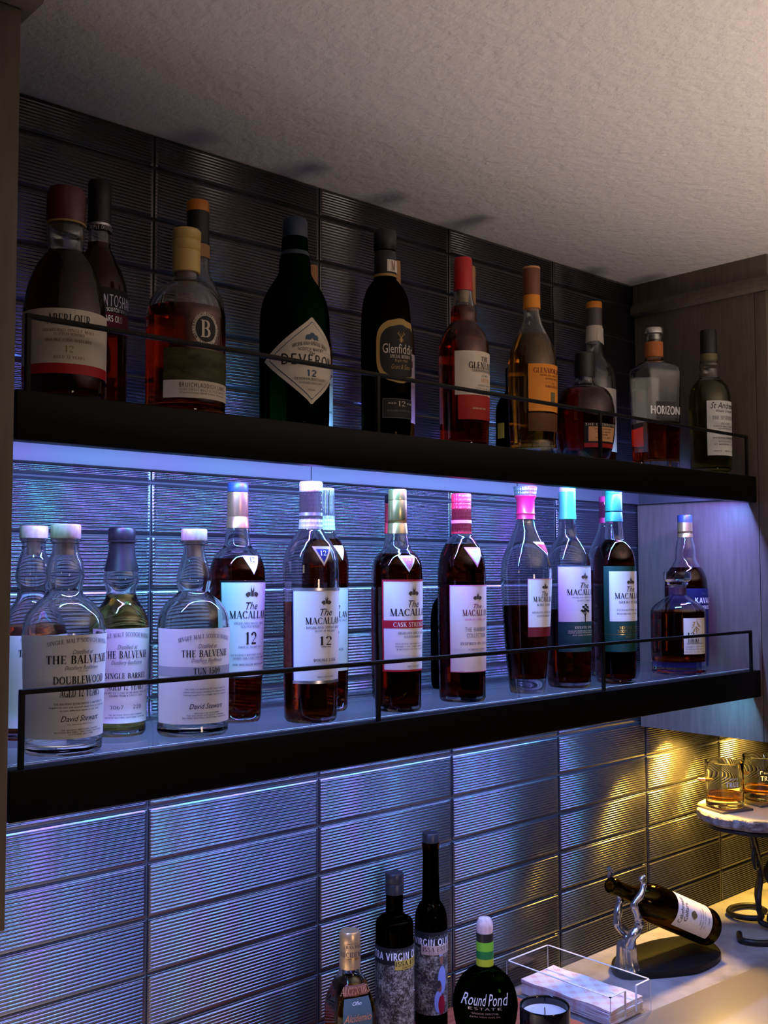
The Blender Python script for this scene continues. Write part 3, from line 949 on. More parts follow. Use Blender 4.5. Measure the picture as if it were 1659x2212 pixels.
    {'key': 'mac_double', 'loc': (0.097, -0.1844, 0.1122), 'rz': -5.0, 'prof': [(0.02692, 0.0), (0.02899, 0.00362), (0.02951, 0.01042), (0.03106, 0.13098), (0.03158, 0.16203), (0.03106, 0.17292), (0.02899, 0.18538), (0.02433, 0.19577), (0.01915, 0.20357), (0.01501, 0.20982), (0.01346, 0.21242), (0.01294, 0.25574)], 'base': 0.00518, 'level': 0.13098, 'caps': [('stopper', 'white_cap', [(0.01294, 0.25365), (0.0132, 0.25417), (0.0132, 0.26411), (0.01242, 0.26568), (0.0, 0.26568)]), ('foil_sleeve', 'white_cap', [(0.01398, 0.21242), (0.0132, 0.22441), (0.01304, 0.22806), (0.01304, 0.23119), (0.01294, 0.25312), (0.0, 0.25365)]), ('cap_band', 'silver', [(0.01346, 0.22702), (0.01346, 0.23067), (0.0, 0.23119)])], 'labels': [{'mat': 'lilac_white', 'T': [('The', 0.11672, 0.00806, 0.01553, 'i', 'black'), ('MACALLAN', 0.10767, 0.00704, 0.0474, 's', 'black'), ('HIGHLAND SINGLE MALT', 0.10264, 0.00251, 0.04555, 's', 'grey'), ('SCOTCH WHISKY', 0.09912, 0.00201, 0.02692, 's', 'grey'), ('12', 0.08456, 0.00954, 0.0176, 's', 'black'), ('YEARS OLD', 0.08205, 0.00151, 0.01242, 's', 'black'), ('DOUBLE CASK', 0.06701, 0.00301, 0.02899, 's', 'black'), ('THE MACALLAN DISTILLERS LTD EASTER ELCHIES', 0.06, 0.0015, 0.04555, 's', 'grey'), ('PRODUCT OF SCOTLAND', 0.04949, 0.0015, 0.02071, 's', 'grey')], 'border': ('navy', 0.0012), 'crest': (0.12881, 0.13789), 'strip': ('silver', 0.00311), 'a': 0.0, 'ha': 72.5, 'z': (0.043, 0.14697)}, {'mat': 'silver', 'T': [], 'shape': 'tri', 'a': -5.8, 'ha': 25.1, 'z': (0.17073, 0.19252)}, {'mat': 'navy', 'T': [('12', 0.18238, 0.00557, 0.00828, 's', 'white')], 'shape': 'tri', 'lift': 1, 'a': -5.8, 'ha': 16.0, 'z': (0.17478, 0.18947)}], 'sec': 'round'},
    {'key': 'mac_back', 'loc': (0.1633, -0.1273, 0.1122), 'rz': -15.5, 'prof': [(0.02559, 0.0), (0.02782, 0.00448), (0.02893, 0.16168), (0.02893, 0.17283), (0.02615, 0.18845), (0.02003, 0.19962), (0.01502, 0.20744), (0.01224, 0.21304), (0.01168, 0.26238)], 'base': 0.00556, 'level': 0.20353, 'caps': [('foil_sleeve', 'white_cap', [(0.0128, 0.21415), (0.01196, 0.22871), (0.01168, 0.2635), (0.01113, 0.26519), (0.0, 0.26519)]), ('cap_band', 'silver', [(0.01224, 0.22815), (0.01224, 0.23151), (0.0, 0.23207)])], 'labels': [{'mat': 'pale_blue', 'T': [('The', 0.12041, 0.00761, 0.01446, 'i', 'black'), ('MACALLAN', 0.11063, 0.00706, 0.04339, 's', 'black'), ('HIGHLAND SINGLE MALT', 0.10629, 0.00217, 0.03894, 's', 'grey'), ('12', 0.08678, 0.00867, 0.01446, 's', 'black'), ('TRIPLE CASK', 0.07217, 0.0027, 0.0267, 's', 'grey')], 'border': ('white', 0.0012), 'a': 0.0, 'ha': 48.0, 'z': (0.04785, 0.14543)}, {'mat': 'white', 'T': [], 'shape': 'tri', 'a': 23.4, 'ha': 21.1, 'z': (0.17815, 0.19564)}], 'sec': 'round'},
    {'key': 'mac_cask', 'loc': (0.2273, -0.1878, 0.1122), 'rz': -3.3, 'prof': [(0.02556, 0.0), (0.02778, 0.00447), (0.02778, 0.01939), (0.02945, 0.12816), (0.02945, 0.16148), (0.0289, 0.1715), (0.02556, 0.18097), (0.01945, 0.18821), (0.01445, 0.19491), (0.01334, 0.2016), (0.01167, 0.21166), (0.01111, 0.25644)], 'base': 0.00556, 'level': 0.18543, 'caps': [('foil_sleeve', 'gold', [(0.0125, 0.20998), (0.01139, 0.2234), (0.01056, 0.22451), (0.0115, 0.22619), (0.01128, 0.24971), (0.01111, 0.25028), (0.01128, 0.2514), (0.01111, 0.26206), (0.01056, 0.26318), (0.0, 0.26318)])], 'labels': [{'mat': 'lilac_white', 'T': [('The', 0.12245, 0.00868, 0.01556, 'i', 'black'), ('MACALLAN', 0.11269, 0.00813, 0.05891, 's', 'black'), ('CASK STRENGTH', 0.09969, 0.00541, 0.05087, 's', 'white'), ('HIGHLAND SINGLE MALT', 0.09103, 0.0027, 0.04001, 's', 'grey'), ('SCOTCH WHISKY', 0.08671, 0.0027, 0.02556, 's', 'grey'), ('EXCLUSIVELY MATURED IN SELECTED', 0.07914, 0.00162, 0.04557, 's', 'grey'), ('SHERRY OAK CASKS FROM JEREZ', 0.0759, 0.00162, 0.04557, 's', 'grey'), ('& BOTTLED AT CASK STRENGTH', 0.07266, 0.00162, 0.04223, 's', 'grey'), ('PRODUCT OF SCOTLAND', 0.05269, 0.00162, 0.01667, 's', 'grey')], 'border': ('red_print', 0.0022), 'crest': (0.13602, 0.14689), 'band': (0.09807, 0.10727, 'red_print'), 'a': 0.0, 'ha': 78.2, 'z': (0.0473, 0.15505)}, {'mat': 'white', 'T': [], 'shape': 'tri', 'a': -12.8, 'ha': 27.0, 'z': (0.16376, 0.18338)}, {'mat': 'pink', 'T': [('57.8', 0.17684, 0.00273, 0.00667, 's', 'white')], 'shape': 'tri', 'lift': 1, 'a': -12.7, 'ha': 16.8, 'z': (0.16703, 0.18065)}], 'sec': 'round'},
    {'key': 'mac_red_back', 'loc': (0.2993, -0.1013, 0.1122), 'rz': -25.4, 'prof': [(0.02544, 0.0), (0.02726, 0.00334), (0.02847, 0.14896), (0.02787, 0.16411), (0.02484, 0.17928), (0.01817, 0.18839), (0.01212, 0.19751), (0.0103, 0.21576), (0.0103, 0.25847)], 'base': 0.00606, 'level': 0.10664, 'caps': [('stopper', 'dark_cap', [(0.00969, 0.25419), (0.0103, 0.2548), (0.0103, 0.26397), (0.00969, 0.26519), (0.0, 0.26519)]), ('foil_sleeve', 'red_cap', [(0.01121, 0.21393), (0.0103, 0.22795), (0.0103, 0.25358), (0.0, 0.25419)])], 'labels': [{'mat': 'maroon', 'T': [], 'a': -16.9, 'ha': 75.1, 'z': (0.04279, 0.14334)}], 'sec': 'round'},
    {'key': 'dark_squat', 'loc': (0.4332, -0.0713, 0.1122), 'rz': -28.4, 'prof': [(0.02099, 0.0), (0.02361, 0.00734), (0.02427, 0.03061), (0.02427, 0.09501), (0.02164, 0.11462), (0.01574, 0.12639), (0.00918, 0.13425), (0.00721, 0.14408), (0.00721, 0.17032)], 'base': 0.00394, 'level': None, 'caps': [('stopper', 'dark_cap', [(0.00853, 0.16047), (0.00853, 0.17886), (0.00787, 0.18018), (0.0, 0.18018)])], 'labels': [], 'sec': 'round'},
    {'key': 'mac_harmony', 'loc': (0.3494, -0.1781, 0.1122), 'rz': -6.9, 'prof': [(0.02739, 0.0), (0.02978, 0.00483), (0.02978, 0.01504), (0.03097, 0.12525), (0.03097, 0.15797), (0.03037, 0.1687), (0.02859, 0.18183), (0.02263, 0.19677), (0.01727, 0.20574), (0.0137, 0.21172), (0.01251, 0.2597)], 'base': 0.00596, 'level': 0.19916, 'caps': [('stopper', 'red_cap', [(0.01286, 0.25309), (0.01286, 0.2627), (0.01251, 0.26451), (0.0, 0.26451)]), ('foil_sleeve', 'red_cap', [(0.0137, 0.21292), (0.01286, 0.22669), (0.0128, 0.25249), (0.0, 0.25309)]), ('cap_band', 'pink', [(0.01334, 0.22609), (0.01328, 0.23029), (0.0, 0.23089)])], 'labels': [{'mat': 'pink_white', 'T': [('The', 0.11795, 0.00582, 0.0131, 'i', 'maroon'), ('MACALLAN', 0.10865, 0.00756, 0.04131, 's', 'maroon'), ('HIGHLAND SINGLE MALT', 0.10284, 0.00232, 0.03573, 's', 'pink'), ('THE HARMONY', 0.08891, 0.00522, 0.03533, 'b', 'grey'), ('COLLECTION', 0.08138, 0.00522, 0.03051, 'b', 'grey'), ('INSPIRED BY COCOA', 0.0721, 0.00348, 0.04607, 's', 'grey'), ('A LIMITED EDITION', 0.06573, 0.00174, 0.0262, 'b', 'grey')], 'border': ('pink', 0.001), 'crest': (0.12842, 0.13832), 'a': 0.0, 'ha': 68.9, 'z': (0.03798, 0.14706)}, {'mat': 'pink', 'T': [], 'shape': 'tri', 'a': 0.8, 'ha': 33.4, 'z': (0.16982, 0.19496)}, {'mat': 'pale_blue', 'T': [('HARMONY', 0.18852, 0.00176, 0.00834, 'b', 'grey')], 'shape': 'tri', 'lift': 1, 'a': 1.0, 'ha': 27.4, 'z': (0.17274, 0.19262)}], 'sec': 'round'},
    {'key': 'mac_rare', 'loc': (0.4777, -0.1783, 0.1122), 'rz': -3.3, 'prof': [(0.02282, 0.0), (0.02409, 0.0041), (0.02599, 0.02287), (0.0279, 0.04048), (0.0317, 0.09082), (0.03424, 0.14773), (0.03487, 0.16168), (0.03233, 0.17945), (0.02536, 0.1998), (0.01839, 0.21445), (0.01395, 0.22528), (0.01205, 0.23676), (0.01173, 0.25912)], 'base': 0.01902, 'level': 0.11734, 'caps': [('stopper', 'silver_dimple', [(0.00888, 0.2272), (0.00888, 0.23676), (0.01014, 0.26616), (0.01458, 0.26808), (0.01648, 0.2796), (0.01522, 0.28088), (0.0, 0.28088)]), ('collar', 'pink_red', [(0.01331, 0.23549), (0.01255, 0.23804), (0.01255, 0.24187), (0.0135, 0.24315), (0.01243, 0.24506), (0.01243, 0.26232), (0.01522, 0.2668), (0.01395, 0.26871), (0.0, 0.26871)])], 'labels': [{'mat': 'lilac_white', 'T': [('The', 0.13078, 0.00681, 0.01141, 'i', 'black'), ('MACALLAN', 0.12336, 0.00681, 0.03593, 's', 'black'), ('RARE CASK', 0.11779, 0.00309, 0.02536, 's', 'grey'), ('HIGHLAND SINGLE MALT', 0.1079, 0.00247, 0.03804, 's', 'grey'), ('SCOTCH WHISKY', 0.10296, 0.00247, 0.02536, 's', 'grey')], 'border': ('pink', 0.0008), 'crest': (0.14069, 0.14875), 'band': (0.07642, 0.08937, 'maroon'), 'a': 0.0, 'ha': 43.7, 'z': (0.07704, 0.15433)}, {'mat': 'white', 'T': [], 'shape': 'tri', 'a': 22.8, 'ha': 46.1, 'z': (0.18538, 0.20405)}, {'mat': 'red_print', 'T': [], 'shape': 'tri', 'lift': 1, 'a': 22.2, 'ha': 34.9, 'z': (0.18787, 0.20094)}], 'sec': 'round'},
    {'key': 'mac_estate', 'loc': (0.5756, -0.1744, 0.1122), 'rz': -6.4, 'prof': [(0.02792, 0.0), (0.03058, 0.00488), (0.03058, 0.01955), (0.03191, 0.12015), (0.03191, 0.16531), (0.03124, 0.17596), (0.02659, 0.19195), (0.01994, 0.20529), (0.01462, 0.21463), (0.01263, 0.22532), (0.01196, 0.24003), (0.01163, 0.27688)], 'base': 0.00665, 'level': 0.10822, 'caps': [('stopper', 'violet_cap', [(0.01163, 0.27822), (0.01196, 0.27889), (0.01196, 0.28292), (0.0113, 0.28493), (0.0, 0.28493)]), ('foil_sleeve', 'teal_cap', [(0.01296, 0.23869), (0.01216, 0.25074), (0.01216, 0.25275), (0.01216, 0.27822), (0.0, 0.27889)])], 'labels': [{'mat': 'pale_blue', 'T': [('The', 0.14055, 0.00782, 0.01595, 'i', 'black'), ('MACALLAN', 0.13078, 0.00781, 0.05501, 's', 'black'), ('HIGHLAND SINGLE MALT', 0.12622, 0.00195, 0.04121, 's', 'grey'), ('SCOTCH WHISKY', 0.12167, 0.00195, 0.02659, 's', 'grey'), ('ESTATE OAK', 0.08335, 0.00324, 0.03323, 's', 'white'), ('CRAFTED FROM BARLEY GROWN ON OUR', 0.07945, 0.0013, 0.05185, 's', 'white'), ('EASTER ELCHIES ESTATE AND RESTED IN', 0.07686, 0.0013, 0.05185, 's', 'white'), ('OAK CASKS OF CHARACTER', 0.07362, 0.0013, 0.03988, 's', 'white')], 'border': ('slate', 0.0012), 'crest': (0.15358, 0.16272), 'band': (0.05096, 0.09308, 'dark_teal'), 'tree': (0.09308, 0.11907), 'a': 0.0, 'ha': 73.3, 'z': (0.05096, 0.17186)}], 'sec': 'round'},
    {'key': 'mac_maroon_back', 'loc': (0.7364, -0.125, 0.1122), 'rz': -37.0, 'prof': [(0.0248, 0.0), (0.02698, 0.00392), (0.02844, 0.14467), (0.02771, 0.1848), (0.02407, 0.19943), (0.0175, 0.21406), (0.01313, 0.22505), (0.01021, 0.23605), (0.00948, 0.27276)], 'base': 0.00729, 'level': 0.16509, 'caps': [('foil_sleeve', 'maroon_cap', [(0.01057, 0.23971), (0.00948, 0.25292), (0.00948, 0.28011), (0.00875, 0.28158), (0.0, 0.28158)])], 'labels': [], 'sec': 'round'},
    {'key': 'mac_select', 'loc': (0.6667, -0.1903, 0.1122), 'rz': -8.0, 'prof': [(0.0261, 0.0), (0.02885, 0.0051), (0.02953, 0.01785), (0.03091, 0.11846), (0.03091, 0.16993), (0.03022, 0.18163), (0.0261, 0.19609), (0.01923, 0.20642), (0.01442, 0.21125), (0.01305, 0.22505), (0.01257, 0.23679), (0.01236, 0.27346)], 'base': 0.00687, 'level': 0.20987, 'caps': [('foil_sleeve', 'aqua_cap', [(0.01339, 0.23748), (0.0125, 0.25131), (0.01168, 0.25235), (0.01264, 0.25339), (0.0125, 0.27693), (0.01216, 0.27762), (0.0125, 0.27901), (0.01236, 0.28247), (0.01168, 0.28386), (0.0, 0.28386)])], 'labels': [{'mat': 'dark_green', 'T': [('HIGHLAND', 0.07965, 0.00403, 0.03846, 's', 'gold'), ('SCOTCH WHISKY', 0.07428, 0.00403, 0.04396, 's', 'gold'), ('700ML', 0.0669, 0.00268, 0.02061, 's', 'gold')], 'goldline': 0.07159, 'a': 0.0, 'ha': 77.2, 'z': (0.0468, 0.17122)}, {'mat': 'lilac_white', 'T': [('The', 0.13411, 0.00809, 0.01511, 'i', 'black'), ('MACALLAN', 0.12401, 0.00808, 0.05092, 's', 'black'), ('SELECT OAK', 0.11728, 0.00336, 0.03987, 's', 'black'), ('EXTRAORDINARY NATURAL', 0.10651, 0.00202, 0.04533, 's', 'grey'), ('REMARKABLE CHARACTER', 0.10114, 0.00202, 0.04533, 's', 'grey')], 'crest': (0.14489, 0.15569), 'lift': 1, 'a': 0.0, 'ha': 61.3, 'z': (0.09106, 0.16379)}], 'sec': 'round'},
    {'key': 'decanter', 'loc': (0.8557, -0.1785, 0.1122), 'rz': -19.8, 'prof': [(0.04037, 0.0), (0.04261, 0.00365), (0.04261, 0.01582), (0.04336, 0.04019), (0.04336, 0.09465), (0.04261, 0.1006), (0.03738, 0.10805), (0.02467, 0.11774), (0.01645, 0.12371), (0.01346, 0.12744), (0.01346, 0.13789), (0.0157, 0.14087)], 'base': 0.01944, 'level': 0.09911, 'caps': [('neck_band', 'plum', [(0.01405, 0.12445), (0.01405, 0.13714), (0.0, 0.13789)]), ('stopper', 'clear_glass', [(0.0, 0.1349), (0.01047, 0.1349), (0.01121, 0.14013), (0.01645, 0.14162), (0.01645, 0.1461), (0.01944, 0.1476), (0.02168, 0.14984), (0.02168, 0.16105), (0.02093, 0.16254), (0.0, 0.16254)])], 'labels': [{'mat': 'cream', 'T': [('12', 0.0599, 0.00726, 0.01346, 's', 'black', -12), ('HIBIKI', 0.05119, 0.00653, 0.02017, 's', 'black', -6), ('JAPANESE WHISKY', 0.04901, 0.00145, 0.03289, 's', 'black'), ('A HARMONY OF SUNTORY WHISKIES', 0.04393, 0.00145, 0.03588, 'b', 'black'), ('BLENDED IN JAPAN', 0.04031, 0.00145, 0.03588, 'b', 'grey'), ('43% ALC. BY VOL. 750ML', 0.03596, 0.00145, 0.04186, 'b', 'grey')], 'kanji': (0.06498, 0.0846), 'a': 0.0, 'ha': 27.9, 'z': (0.03306, 0.08969)}], 'sec': 'facet'},
    {'key': 'kavalan', 'loc': (0.9438, -0.14, 0.1122), 'rz': 8.4, 'prof': [(0.03147, 0.0), (0.03461, 0.00727), (0.0354, 0.11125), (0.0354, 0.13088), (0.03461, 0.14659), (0.02989, 0.16232), (0.02203, 0.17413), (0.01731, 0.18595), (0.01691, 0.19935), (0.01495, 0.21198), (0.01298, 0.22145), (0.01219, 0.24517)], 'base': 0.00629, 'level': 0.16941, 'caps': [('stopper', 'blue_cap', [(0.01219, 0.24596), (0.01235, 0.24754), (0.01235, 0.25704), (0.0118, 0.25862), (0.0, 0.25862)]), ('foil_sleeve', 'gold', [(0.01337, 0.22066), (0.01259, 0.22856), (0.0118, 0.23014), (0.01274, 0.23093), (0.01259, 0.24596), (0.0, 0.24675)])], 'labels': [{'mat': 'deep_blue', 'T': [('SINGLE MALT', 0.12377, 0.00386, 0.02832, 'b', 'slate'), ('KAVALAN', 0.10989, 0.00925, 0.05507, 'bb', 'white'), ('WHISKY', 0.09988, 0.00616, 0.03147, 'bb', 'white')], 'a': 0.0, 'ha': 115.3, 'z': (0.00467, 0.13457)}], 'sec': 'round'},
    {'key': 'aberlour', 'loc': (-0.1928, -0.172, 0.4372), 'rz': -18.2, 'prof': [(0.03542, 0.0), (0.03719, 0.00365), (0.03808, 0.01141), (0.03852, 0.06767), (0.03852, 0.08109), (0.03719, 0.09453), (0.03365, 0.11248), (0.02745, 0.12912), (0.02037, 0.14128), (0.01683, 0.14624), (0.01638, 0.15301), (0.01771, 0.16204), (0.01683, 0.17017), (0.01461, 0.17379), (0.01373, 0.18919)], 'base': 0.00443, 'level': 0.14444, 'caps': [('stopper', 'wine_cap', [(0.01771, 0.17289), (0.01815, 0.1756), (0.01815, 0.20052), (0.01594, 0.20688), (0.0124, 0.20824), (0.0, 0.20824)]), ('cap_band', 'gold_dim', [(0.01838, 0.17153), (0.01838, 0.17334), (0.0, 0.17334)])], 'labels': [{'mat': 'cream_dim', 'T': [('ABERLOUR', 0.06778, 0.00952, 0.03996, 's', 'black'), ('HIGHLAND SINGLE MALT', 0.06087, 0.00259, 0.04871, 's', 'brown_print'), ('SCOTCH WHISKY', 0.05742, 0.00259, 0.02834, 's', 'brown_print'), ('DOUBLE CASK MATURED', 0.05181, 0.00259, 0.04251, 's', 'brown_print'), ('12', 0.04189, 0.00604, 0.00886, 's', 'gold_dim'), ('AGED 12 YEARS', 0.03586, 0.00258, 0.02834, 'b', 'brown_print')], 'band': (0.02209, 0.03155, 'ruby_label'), 'a': 0.0, 'ha': 84.7, 'z': (0.02209, 0.08249)}], 'sec': 'round'},
    {'key': 'auchentoshan', 'loc': (-0.1027, -0.062, 0.4372), 'rz': -6.9, 'prof': [(0.02834, 0.0), (0.03036, 0.00834), (0.03138, 0.02254), (0.03138, 0.13633), (0.02986, 0.15175), (0.02429, 0.16977), (0.01619, 0.18627), (0.01215, 0.19557), (0.01164, 0.21626), (0.01113, 0.24477)], 'base': 0.00607, 'level': 0.1997, 'caps': [('foil_sleeve', 'black_cap', [(0.01265, 0.21781), (0.01215, 0.24477), (0.01265, 0.24892), (0.01265, 0.2666), (0.01164, 0.26868), (0.0, 0.2692)]), ('cap_band', 'silver', [(0.0129, 0.21781), (0.0129, 0.2204), (0.0, 0.2204)])], 'labels': [{'mat': 'black_paper', 'T': [('AUCHENTOSHAN', 0.12415, 0.01253, 0.06883, 'b', 'white'), ('SINGLE MALT SCOTCH WHISKY', 0.11864, 0.00401, 0.0587, 'b', 'silver'), ('12 YEARS OLD', 0.10764, 0.0065, 0.03543, 'b', 'silver')], 'band': (0.09614, 0.11714, 'maroon'), 'a': 0.0, 'ha': 80.7, 'z': (0.09614, 0.14421)}, {'mat': 'black_paper', 'T': [('TRIPLE DISTILLED', 0.21271, 0.00404, 0.03036, 'b', 'white')], 'neck': 1, 'a': 0.0, 'ha': 98.4, 'z': (0.2122, 0.21777)}], 'sec': 'round'},
    {'key': 'bruich', 'loc': (-0.0551, -0.165, 0.4372), 'rz': -1.5, 'prof': [(0.03892, 0.0), (0.04086, 0.00385), (0.04135, 0.01375), (0.04135, 0.09004), (0.04135, 0.1048), (0.03892, 0.1186), (0.03211, 0.13143), (0.02238, 0.13934), (0.01557, 0.1428), (0.01313, 0.14626), (0.01265, 0.15319), (0.01216, 0.16904)], 'base': 0.00973, 'level': 0.11318, 'caps': [('stopper', 'tan_cap', [(0.01362, 0.15319), (0.01459, 0.15418), (0.01459, 0.17598), (0.01411, 0.17648), (0.01508, 0.17846), (0.01508, 0.1869), (0.01411, 0.18789), (0.01508, 0.18939), (0.01508, 0.19783), (0.01362, 0.19982), (0.0, 0.20032)])], 'labels': [{'mat': 'cream_dim', 'T': [], 'shape': 'disc', 'a': -0.8, 'ha': 20.8, 'z': (0.06973, 0.10443)}, {'mat': 'black_paper', 'T': [('B', 0.07827, 0.01759, 0.01265, 's', 'cream_dim')], 'shape': 'disc', 'lift': 1, 'ring': 'BRUICHLADDICH ISLAY SINGLE MALT', 'a': -0.8, 'ha': 16.0, 'z': (0.07352, 0.10062)}, {'mat': 'moor', 'T': [('BRUICHLADDICH LINKS', 0.02618, 0.00425, 0.05643, 'b', 'black'), ('ISLAY SINGLE MALT SCOTCH WHISKY', 0.0224, 0.00236, 0.05643, 'b', 'grey'), ('Carnoustie Golf Links, Scotland', 0.01957, 0.00189, 0.05351, 'b', 'black')], 'band': (0.01532, 0.03326, 'cream_dim'), 'a': 0.0, 'ha': 61.7, 'z': (0.01532, 0.06641)}], 'sec': 'round'},
    {'key': 'orange_back', 'loc': (0.0231, -0.062, 0.4372), 'rz': -14.6, 'prof': [(0.03046, 0.0), (0.03263, 0.01002), (0.03318, 0.03009), (0.03318, 0.13079), (0.031, 0.15285), (0.02393, 0.1722), (0.01632, 0.18604), (0.0136, 0.19712), (0.01305, 0.24157)], 'base': 0.00653, 'level': 0.09777, 'caps': [('foil_sleeve', 'black_cap', [(0.0136, 0.22599), (0.01305, 0.24157), (0.01305, 0.26386), (0.0, 0.26442)]), ('stopper', 'orange_cap', [(0.01305, 0.26386), (0.01322, 0.26442), (0.01322, 0.27502), (0.01251, 0.2767), (0.0, 0.2767)]), ('neck_band', 'tan_label', [(0.01414, 0.20822), (0.01414, 0.22377), (0.0, 0.22432)])], 'labels': [], 'sec': 'round'},
    {'key': 'deveron', 'loc': (0.0921, -0.16, 0.4372), 'rz': -9.4, 'prof': [(0.03726, 0.0), (0.03939, 0.00639), (0.03992, 0.01789), (0.04046, 0.11352), (0.03992, 0.12969), (0.03673, 0.14859), (0.02821, 0.16644), (0.02129, 0.17727), (0.01863, 0.18378), (0.0181, 0.19463), (0.01597, 0.20441), (0.01437, 0.2327)], 'base': 0.00532, 'level': None, 'caps': [('foil_sleeve', 'navy_cap', [(0.01757, 0.20223), (0.01544, 0.20821), (0.01437, 0.21963), (0.01331, 0.22181), (0.01491, 0.22398), (0.01464, 0.2327), (0.01437, 0.2436), (0.01278, 0.24632), (0.0, 0.24687)])], 'labels': [{'mat': 'cream_dim', 'T': [], 'shape': 'diamond', 'a': 0.0, 'ha': 83.6, 'z': (0.02608, 0.12343)}, {'mat': 'slate', 'T': [], 'shape': 'diamond', 'lift': 1, 'a': 0.0, 'ha': 71.9, 'z': (0.03126, 0.1182)}, {'mat': 'cream_dim', 'T': [('HIGHLAND SINGLE MALT', 0.09001, 0.00417, 0.04472, 'c', 'black'), ('SCOTCH WHISKY', 0.08532, 0.00365, 0.03194, 'b', 'black'), ('The', 0.08167, 0.00313, 0.00745, 'i', 'black'), ('DEVERON', 0.0697, 0.01145, 0.07032, 'b', 'black'), ('12', 0.0567, 0.00728, 0.01278, 'bb', 'slate'), ('DEVERON DISTILLERY', 0.05254, 0.0026, 0.03939, 'b', 'black'), ('HIGHLAND SINGLE MALT', 0.04838, 0.00208, 0.02981, 'b', 'grey'), ('750 ML', 0.0406, 0.00208, 0.00852, 'b', 'grey')], 'shape': 'diamond', 'lift': 2, 'wave': (0.09731, 0.10619), 'a': 0.0, 'ha': 69.8, 'z': (0.0323, 0.11716)}], 'sec': 'round'},
    {'key': 'deveron_back', 'loc': (0.1955, -0.06, 0.4372), 'rz': 6.1, 'prof': [(0.02505, 0.0), (0.02683, 0.00838), (0.02743, 0.01862), (0.02743, 0.11643), (0.02564, 0.13755), (0.01908, 0.15567), (0.01073, 0.1708), (0.00835, 0.18595), (0.00775, 0.21934)], 'base': 0.00477, 'level': 0.13151, 'caps': [('stopper', 'cork_orange', [(0.00835, 0.20901), (0.00835, 0.2315), (0.00775, 0.23455), (0.0, 0.23455)])], 'labels': [{'mat': 'white', 'T': [('Islay', 0.08531, 0.00827, 0.0322, 'i', 'red_print'), ('SINGLE MALT', 0.07587, 0.00295, 0.02982, 'b', 'grey'), ('12', 0.0529, 0.00648, 0.01073, 's', 'navy'), ('AGED YEARS', 0.04054, 0.00294, 0.02624, 'b', 'grey'), ('70 CL', 0.03173, 0.00294, 0.01193, 'b', 'grey')], 'a': 0.0, 'ha': 73.2, 'z': (0.02174, 0.09949)}], 'sec': 'round'},
    {'key': 'glenfid', 'loc': (0.2354, -0.158, 0.4372), 'rz': -4.2, 'prof': [(0.0288, 0.0), (0.03111, 0.00628), (0.03226, 0.01761), (0.03283, 0.13589), (0.03226, 0.15341), (0.03053, 0.17095), (0.02477, 0.18852), (0.01728, 0.19908), (0.01382, 0.20377), (0.01325, 0.24139)], 'base': 0.00461, 'level': None, 'caps': [('foil_sleeve', 'black_cap', [(0.0144, 0.20612), (0.01382, 0.21493), (0.01382, 0.23669), (0.01267, 0.23845), (0.0144, 0.24139), (0.0144, 0.26143), (0.01325, 0.26438), (0.0, 0.26497)]), ('cap_band', 'gold_dim', [(0.01475, 0.20494), (0.01475, 0.20788), (0.0, 0.20788)])], 'labels': [{'mat': 'gold_dim', 'T': [], 'shape': 'shield', 'a': 0.0, 'ha': 59.5, 'z': (0.06881, 0.14847)}, {'mat': 'black_paper', 'T': [('THE', 0.12052, 0.00228, 0.00691, 's', 'gold_dim'), ('Glenfiddich', 0.10516, 0.01252, 0.04781, 'bn', 'cream_dim'), ('SPECIAL RESERVE', 0.09947, 0.00398, 0.0288, 's', 'cream_dim'), ('Single Malt', 0.09492, 0.00341, 0.01728, 'i', 'gold_dim'), ('Grant & Sons', 0.08584, 0.00625, 0.02535, 'i', 'gold_dim')], 'shape': 'shield', 'lift': 1, 'stag': (0.11882, 0.13192), 'a': 0.0, 'ha': 51.1, 'z': (0.07505, 0.14048)}, {'mat': 'black_paper', 'T': [('AGED', 0.04276, 0.00226, 0.01037, 's', 'cream_dim', -22), ('12', 0.0405, 0.00622, 0.01037, 's', 'cream_dim', 2), ('YEARS', 0.04276, 0.00226, 0.01037, 's', 'cream_dim', 24), ('SINGLE MALT SCOTCH WHISKY', 0.03372, 0.00226, 0.03687, 's', 'grey')], 'border': ('grey', 0.0005), 'a': 0.0, 'ha': 45.3, 'z': (0.02581, 0.04955)}, {'mat': 'cream_dim', 'T': [('M', 0.21202, 0.01149, 0.00576, 's', 'brown_print')], 'neck': 1, 'a': 4.1, 'ha': 32.8, 'z': (0.2103, 0.22524)}], 'sec': 'tri'},
    {'key': 'glenfid_back', 'loc': (0.3424, -0.06, 0.4372), 'rz': 1.4, 'prof': [(0.02434, 0.0), (0.02626, 0.00884), (0.02754, 0.01965), (0.02754, 0.14323), (0.02562, 0.17243), (0.01793, 0.19519), (0.01089, 0.21473), (0.00897, 0.22777), (0.00833, 0.25389)], 'base': 0.00512, 'level': 0.16918, 'caps': [('foil_sleeve', 'tan_label', [(0.00897, 0.23103), (0.00865, 0.26043), (0.00833, 0.26959), (0.0, 0.27025)])], 'labels': [{'mat': 'cream_dim', 'T': [('VII', 0.1176, 0.0089, 0.01921, 's', 'maroon'), ('SCOTCH', 0.08966, 0.00381, 0.02562, 'b', 'grey')], 'a': 0.0, 'ha': 64.3, 'z': (0.04154, 0.13669)}], 'sec': 'round'},
